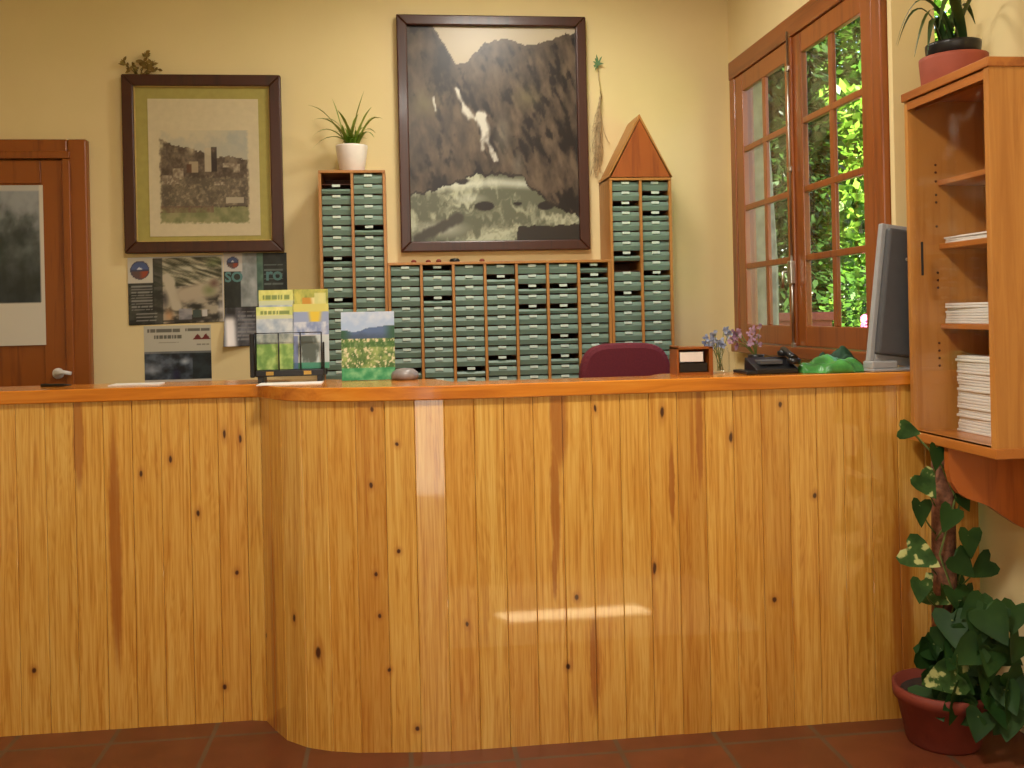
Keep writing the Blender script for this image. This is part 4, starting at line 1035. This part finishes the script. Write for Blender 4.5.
def shrub(loc, blobs, n, size, mat, label, flowers=0, stems=True):
    t = thing('garden_shrub', loc, label, 'shrub', 'shrubs in the garden')
    leaves_mb(blobs, n, size, rnd).build('foliage', mat, t)
    mb = MB()
    for (cx, cy, cz, rx, ry, rz) in blobs[:3]: mb.tube([(loc[0], loc[1], -.14), ((loc[0]+cx)/2, (loc[1]+cy)/2, cz*.5), (cx, cy, cz)], [.035, .025, .012], 7)
    mb.build('stem', M['trunk'], t)
    if flowers:
        for k in range(flowers):
            cx, cy, cz, rx, ry, rz = blobs[k % len(blobs)]
            yield_pos = Vector((cx-.55*rx+rnd.uniform(-.2, .3)*rx, cy-.75*ry, cz+rnd.uniform(-.2, .6)*rz))
            fm = MB()
            for j in range(16):
                q = yield_pos+Vector((rnd.uniform(-1, 1), rnd.uniform(-1, 1), rnd.uniform(-1, 1))).normalized()*.085
                fm.ribbon([yield_pos, yield_pos.lerp(q, .6), q], [.02, .04, .01], (0, 1, .3))
            fm.build('flower_head', M['pink'], t)
    return t
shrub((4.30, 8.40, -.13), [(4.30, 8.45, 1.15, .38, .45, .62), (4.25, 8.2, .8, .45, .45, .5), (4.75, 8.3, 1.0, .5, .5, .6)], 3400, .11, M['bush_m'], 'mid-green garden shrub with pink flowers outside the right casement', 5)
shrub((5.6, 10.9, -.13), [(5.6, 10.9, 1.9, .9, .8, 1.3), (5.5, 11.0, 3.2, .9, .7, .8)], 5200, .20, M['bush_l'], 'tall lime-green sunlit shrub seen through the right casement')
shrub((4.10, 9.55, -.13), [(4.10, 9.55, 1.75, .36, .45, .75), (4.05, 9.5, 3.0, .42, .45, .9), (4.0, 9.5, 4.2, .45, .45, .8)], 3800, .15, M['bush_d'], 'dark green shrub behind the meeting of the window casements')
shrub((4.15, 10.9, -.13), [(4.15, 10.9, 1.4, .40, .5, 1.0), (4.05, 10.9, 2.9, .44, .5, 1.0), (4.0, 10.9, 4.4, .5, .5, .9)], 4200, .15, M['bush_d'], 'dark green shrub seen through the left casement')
def tree(loc, h, r, blobs, n, size, mat, label):
    t = thing('garden_tree', loc, label, 'tree', 'trees in the garden')
    MB().tube([(loc[0], loc[1], -.14), (loc[0]+.03, loc[1], h*.4), (loc[0]-.02, loc[1]+.03, h*.75), (loc[0]+.05, loc[1], h)], [r, r*.85, r*.75, r*.5], 12).build('trunk', M['trunk'], t)
    leaves_mb(blobs, n, size, rnd).build('crown', mat, t)
tree((2.42, 6.15, -.13), 4.2, .068, [(2.6, 6.9, 4.5, 1.4, 1.2, .9)], 2200, .14, M['bush_d'], 'slender grey-trunked tree close outside the left casement')
tree((5.0, 13.5, -.13), 4.5, .14, [(4.8, 13.4, 4.0, 1.9, 1.0, 2.0), (6.2, 13.5, 5.0, 1.5, 1.0, 1.7), (3.6, 13.4, 3.4, 1.3, 1.0, 2.0)], 12000, .24, M['bush_m'], 'broad leafy tree at the far end of the garden')
tree((9.2, 16.8, -.13), 4.5, .16, [(9.2, 16.6, 3.6, 2.0, 1.2, 2.2), (10.4, 16.6, 5.4, 1.8, 1.2, 1.8), (8.4, 16.8, 6.0, 1.6, 1.2, 1.6)], 9000, .28, M['bush_l'], 'bright far tree behind the lime-green shrub')
gpn = thing('planter', (3.08, 7.40, -.13), 'long terracotta planter trough in the garden below the pink flowers', 'planter')
mb = MB(); mb.box(2.75, 3.40, 7.25, 7.55, .35, 1.33, .01); mb.box(2.72, 3.43, 7.22, 7.58, 1.29, 1.36, .01); mb.build('trough', M['terra2'], gpn)

# ------------------------------------------------------------------ light
wd = bpy.data.worlds.new('world'); S.world = wd; wd.use_nodes = True
nt = wd.node_tree; bg = nt.nodes['Background']
sk = N(nt, 'ShaderNodeTexSky', sky_type='NISHITA', sun_disc=False, sun_elevation=R(31), sun_rotation=R(200)); L(nt, sk.outputs[0], bg.inputs[0]); bg.inputs[1].default_value = .55
sun = bpy.data.lights.new('sun', 'SUN'); sun.energy = 70; sun.angle = R(.5); sun.color = (1, .95, .85)
so = bpy.data.objects.new('sun', sun); COL.objects.link(so); so.rotation_euler = Vector((.3, .8, -.52)).to_track_quat('-Z', 'Y').to_euler()
def area(name, loc, aim, sx, sy, e, c):
    l = bpy.data.lights.new(name, 'AREA'); l.shape = 'RECTANGLE'; l.size = sx; l.size_y = sy; l.energy = e; l.color = c
    o = bpy.data.objects.new(name, l); COL.objects.link(o); o.location = loc
    o.rotation_euler = (Vector(aim)-Vector(loc)).to_track_quat('-Z', 'Y').to_euler()
area('added_front_fill', (.3, YF+.02, 1.98), (.3, 3, 1.5), 2.2, 1.45, 27, (1, .96, .88))  # fill lamp added at the front wall, which has no window
area('added_streak_lamp', (-.72, YF+.02, 1.05), (-.72, 3, 1.05), .30, 2.1, 5, (1, .96, .90))  # narrow unseen lamp added so one curved board mirrors it
# ceiling lamps: opal discs in a rim, second added to light the back wall
for k, (x, y) in enumerate(((.15, 1.75), (.5, 3.75))):
    t = thing('ceiling_lamp', (x, y, H), ('round opal ceiling lamp over the visitors side of the counter', 'added opal ceiling lamp brightening the back wall from the staff side')[k], 'lamp')
    MB().lathe((x, y, H), [(0, 0), (.24, 0), (.24, -.03), (.20, -.035), (0, -.035)], 32).build('lamp_rim', M['steel'], t)
    area('ceiling_lamp_light', (x, y, H-.06), (x, y, 0), .4, .4, (63, 29)[k], (1, .94, .84))

# ------------------------------------------------------------------ camera
cam = bpy.data.cameras.new('camera'); co = bpy.data.objects.new('camera', cam); COL.objects.link(co); S.camera = co
cam.sensor_width = 36; cam.lens = 956/1024*36; cam.clip_start = .02
cam.shift_y = -(384-315)/1024
th_, ro = R(6.6), .022
fwd = Vector((math.sin(th_), math.cos(th_), 0)); rt0 = Vector((math.cos(th_), -math.sin(th_), 0)); up0 = Vector((0, 0, 1))
rt1 = rt0*math.cos(ro)+up0*-math.sin(ro)*1.0; up1 = up0*math.cos(ro)+rt0*math.sin(ro)
m4 = Matrix(((rt1.x, up1.x, -fwd.x, 0), (rt1.y, up1.y, -fwd.y, 0), (rt1.z, up1.z, -fwd.z, 0), (0, 0, 0, 1)))
co.matrix_world = Matrix.Translation((0, 0, 1.39)) @ m4
S.view_settings.view_transform = 'Standard'; S.view_settings.look = 'None'; S.view_settings.gamma = 1; S.view_settings.use_curve_mapping = False
S.view_settings.exposure = 0
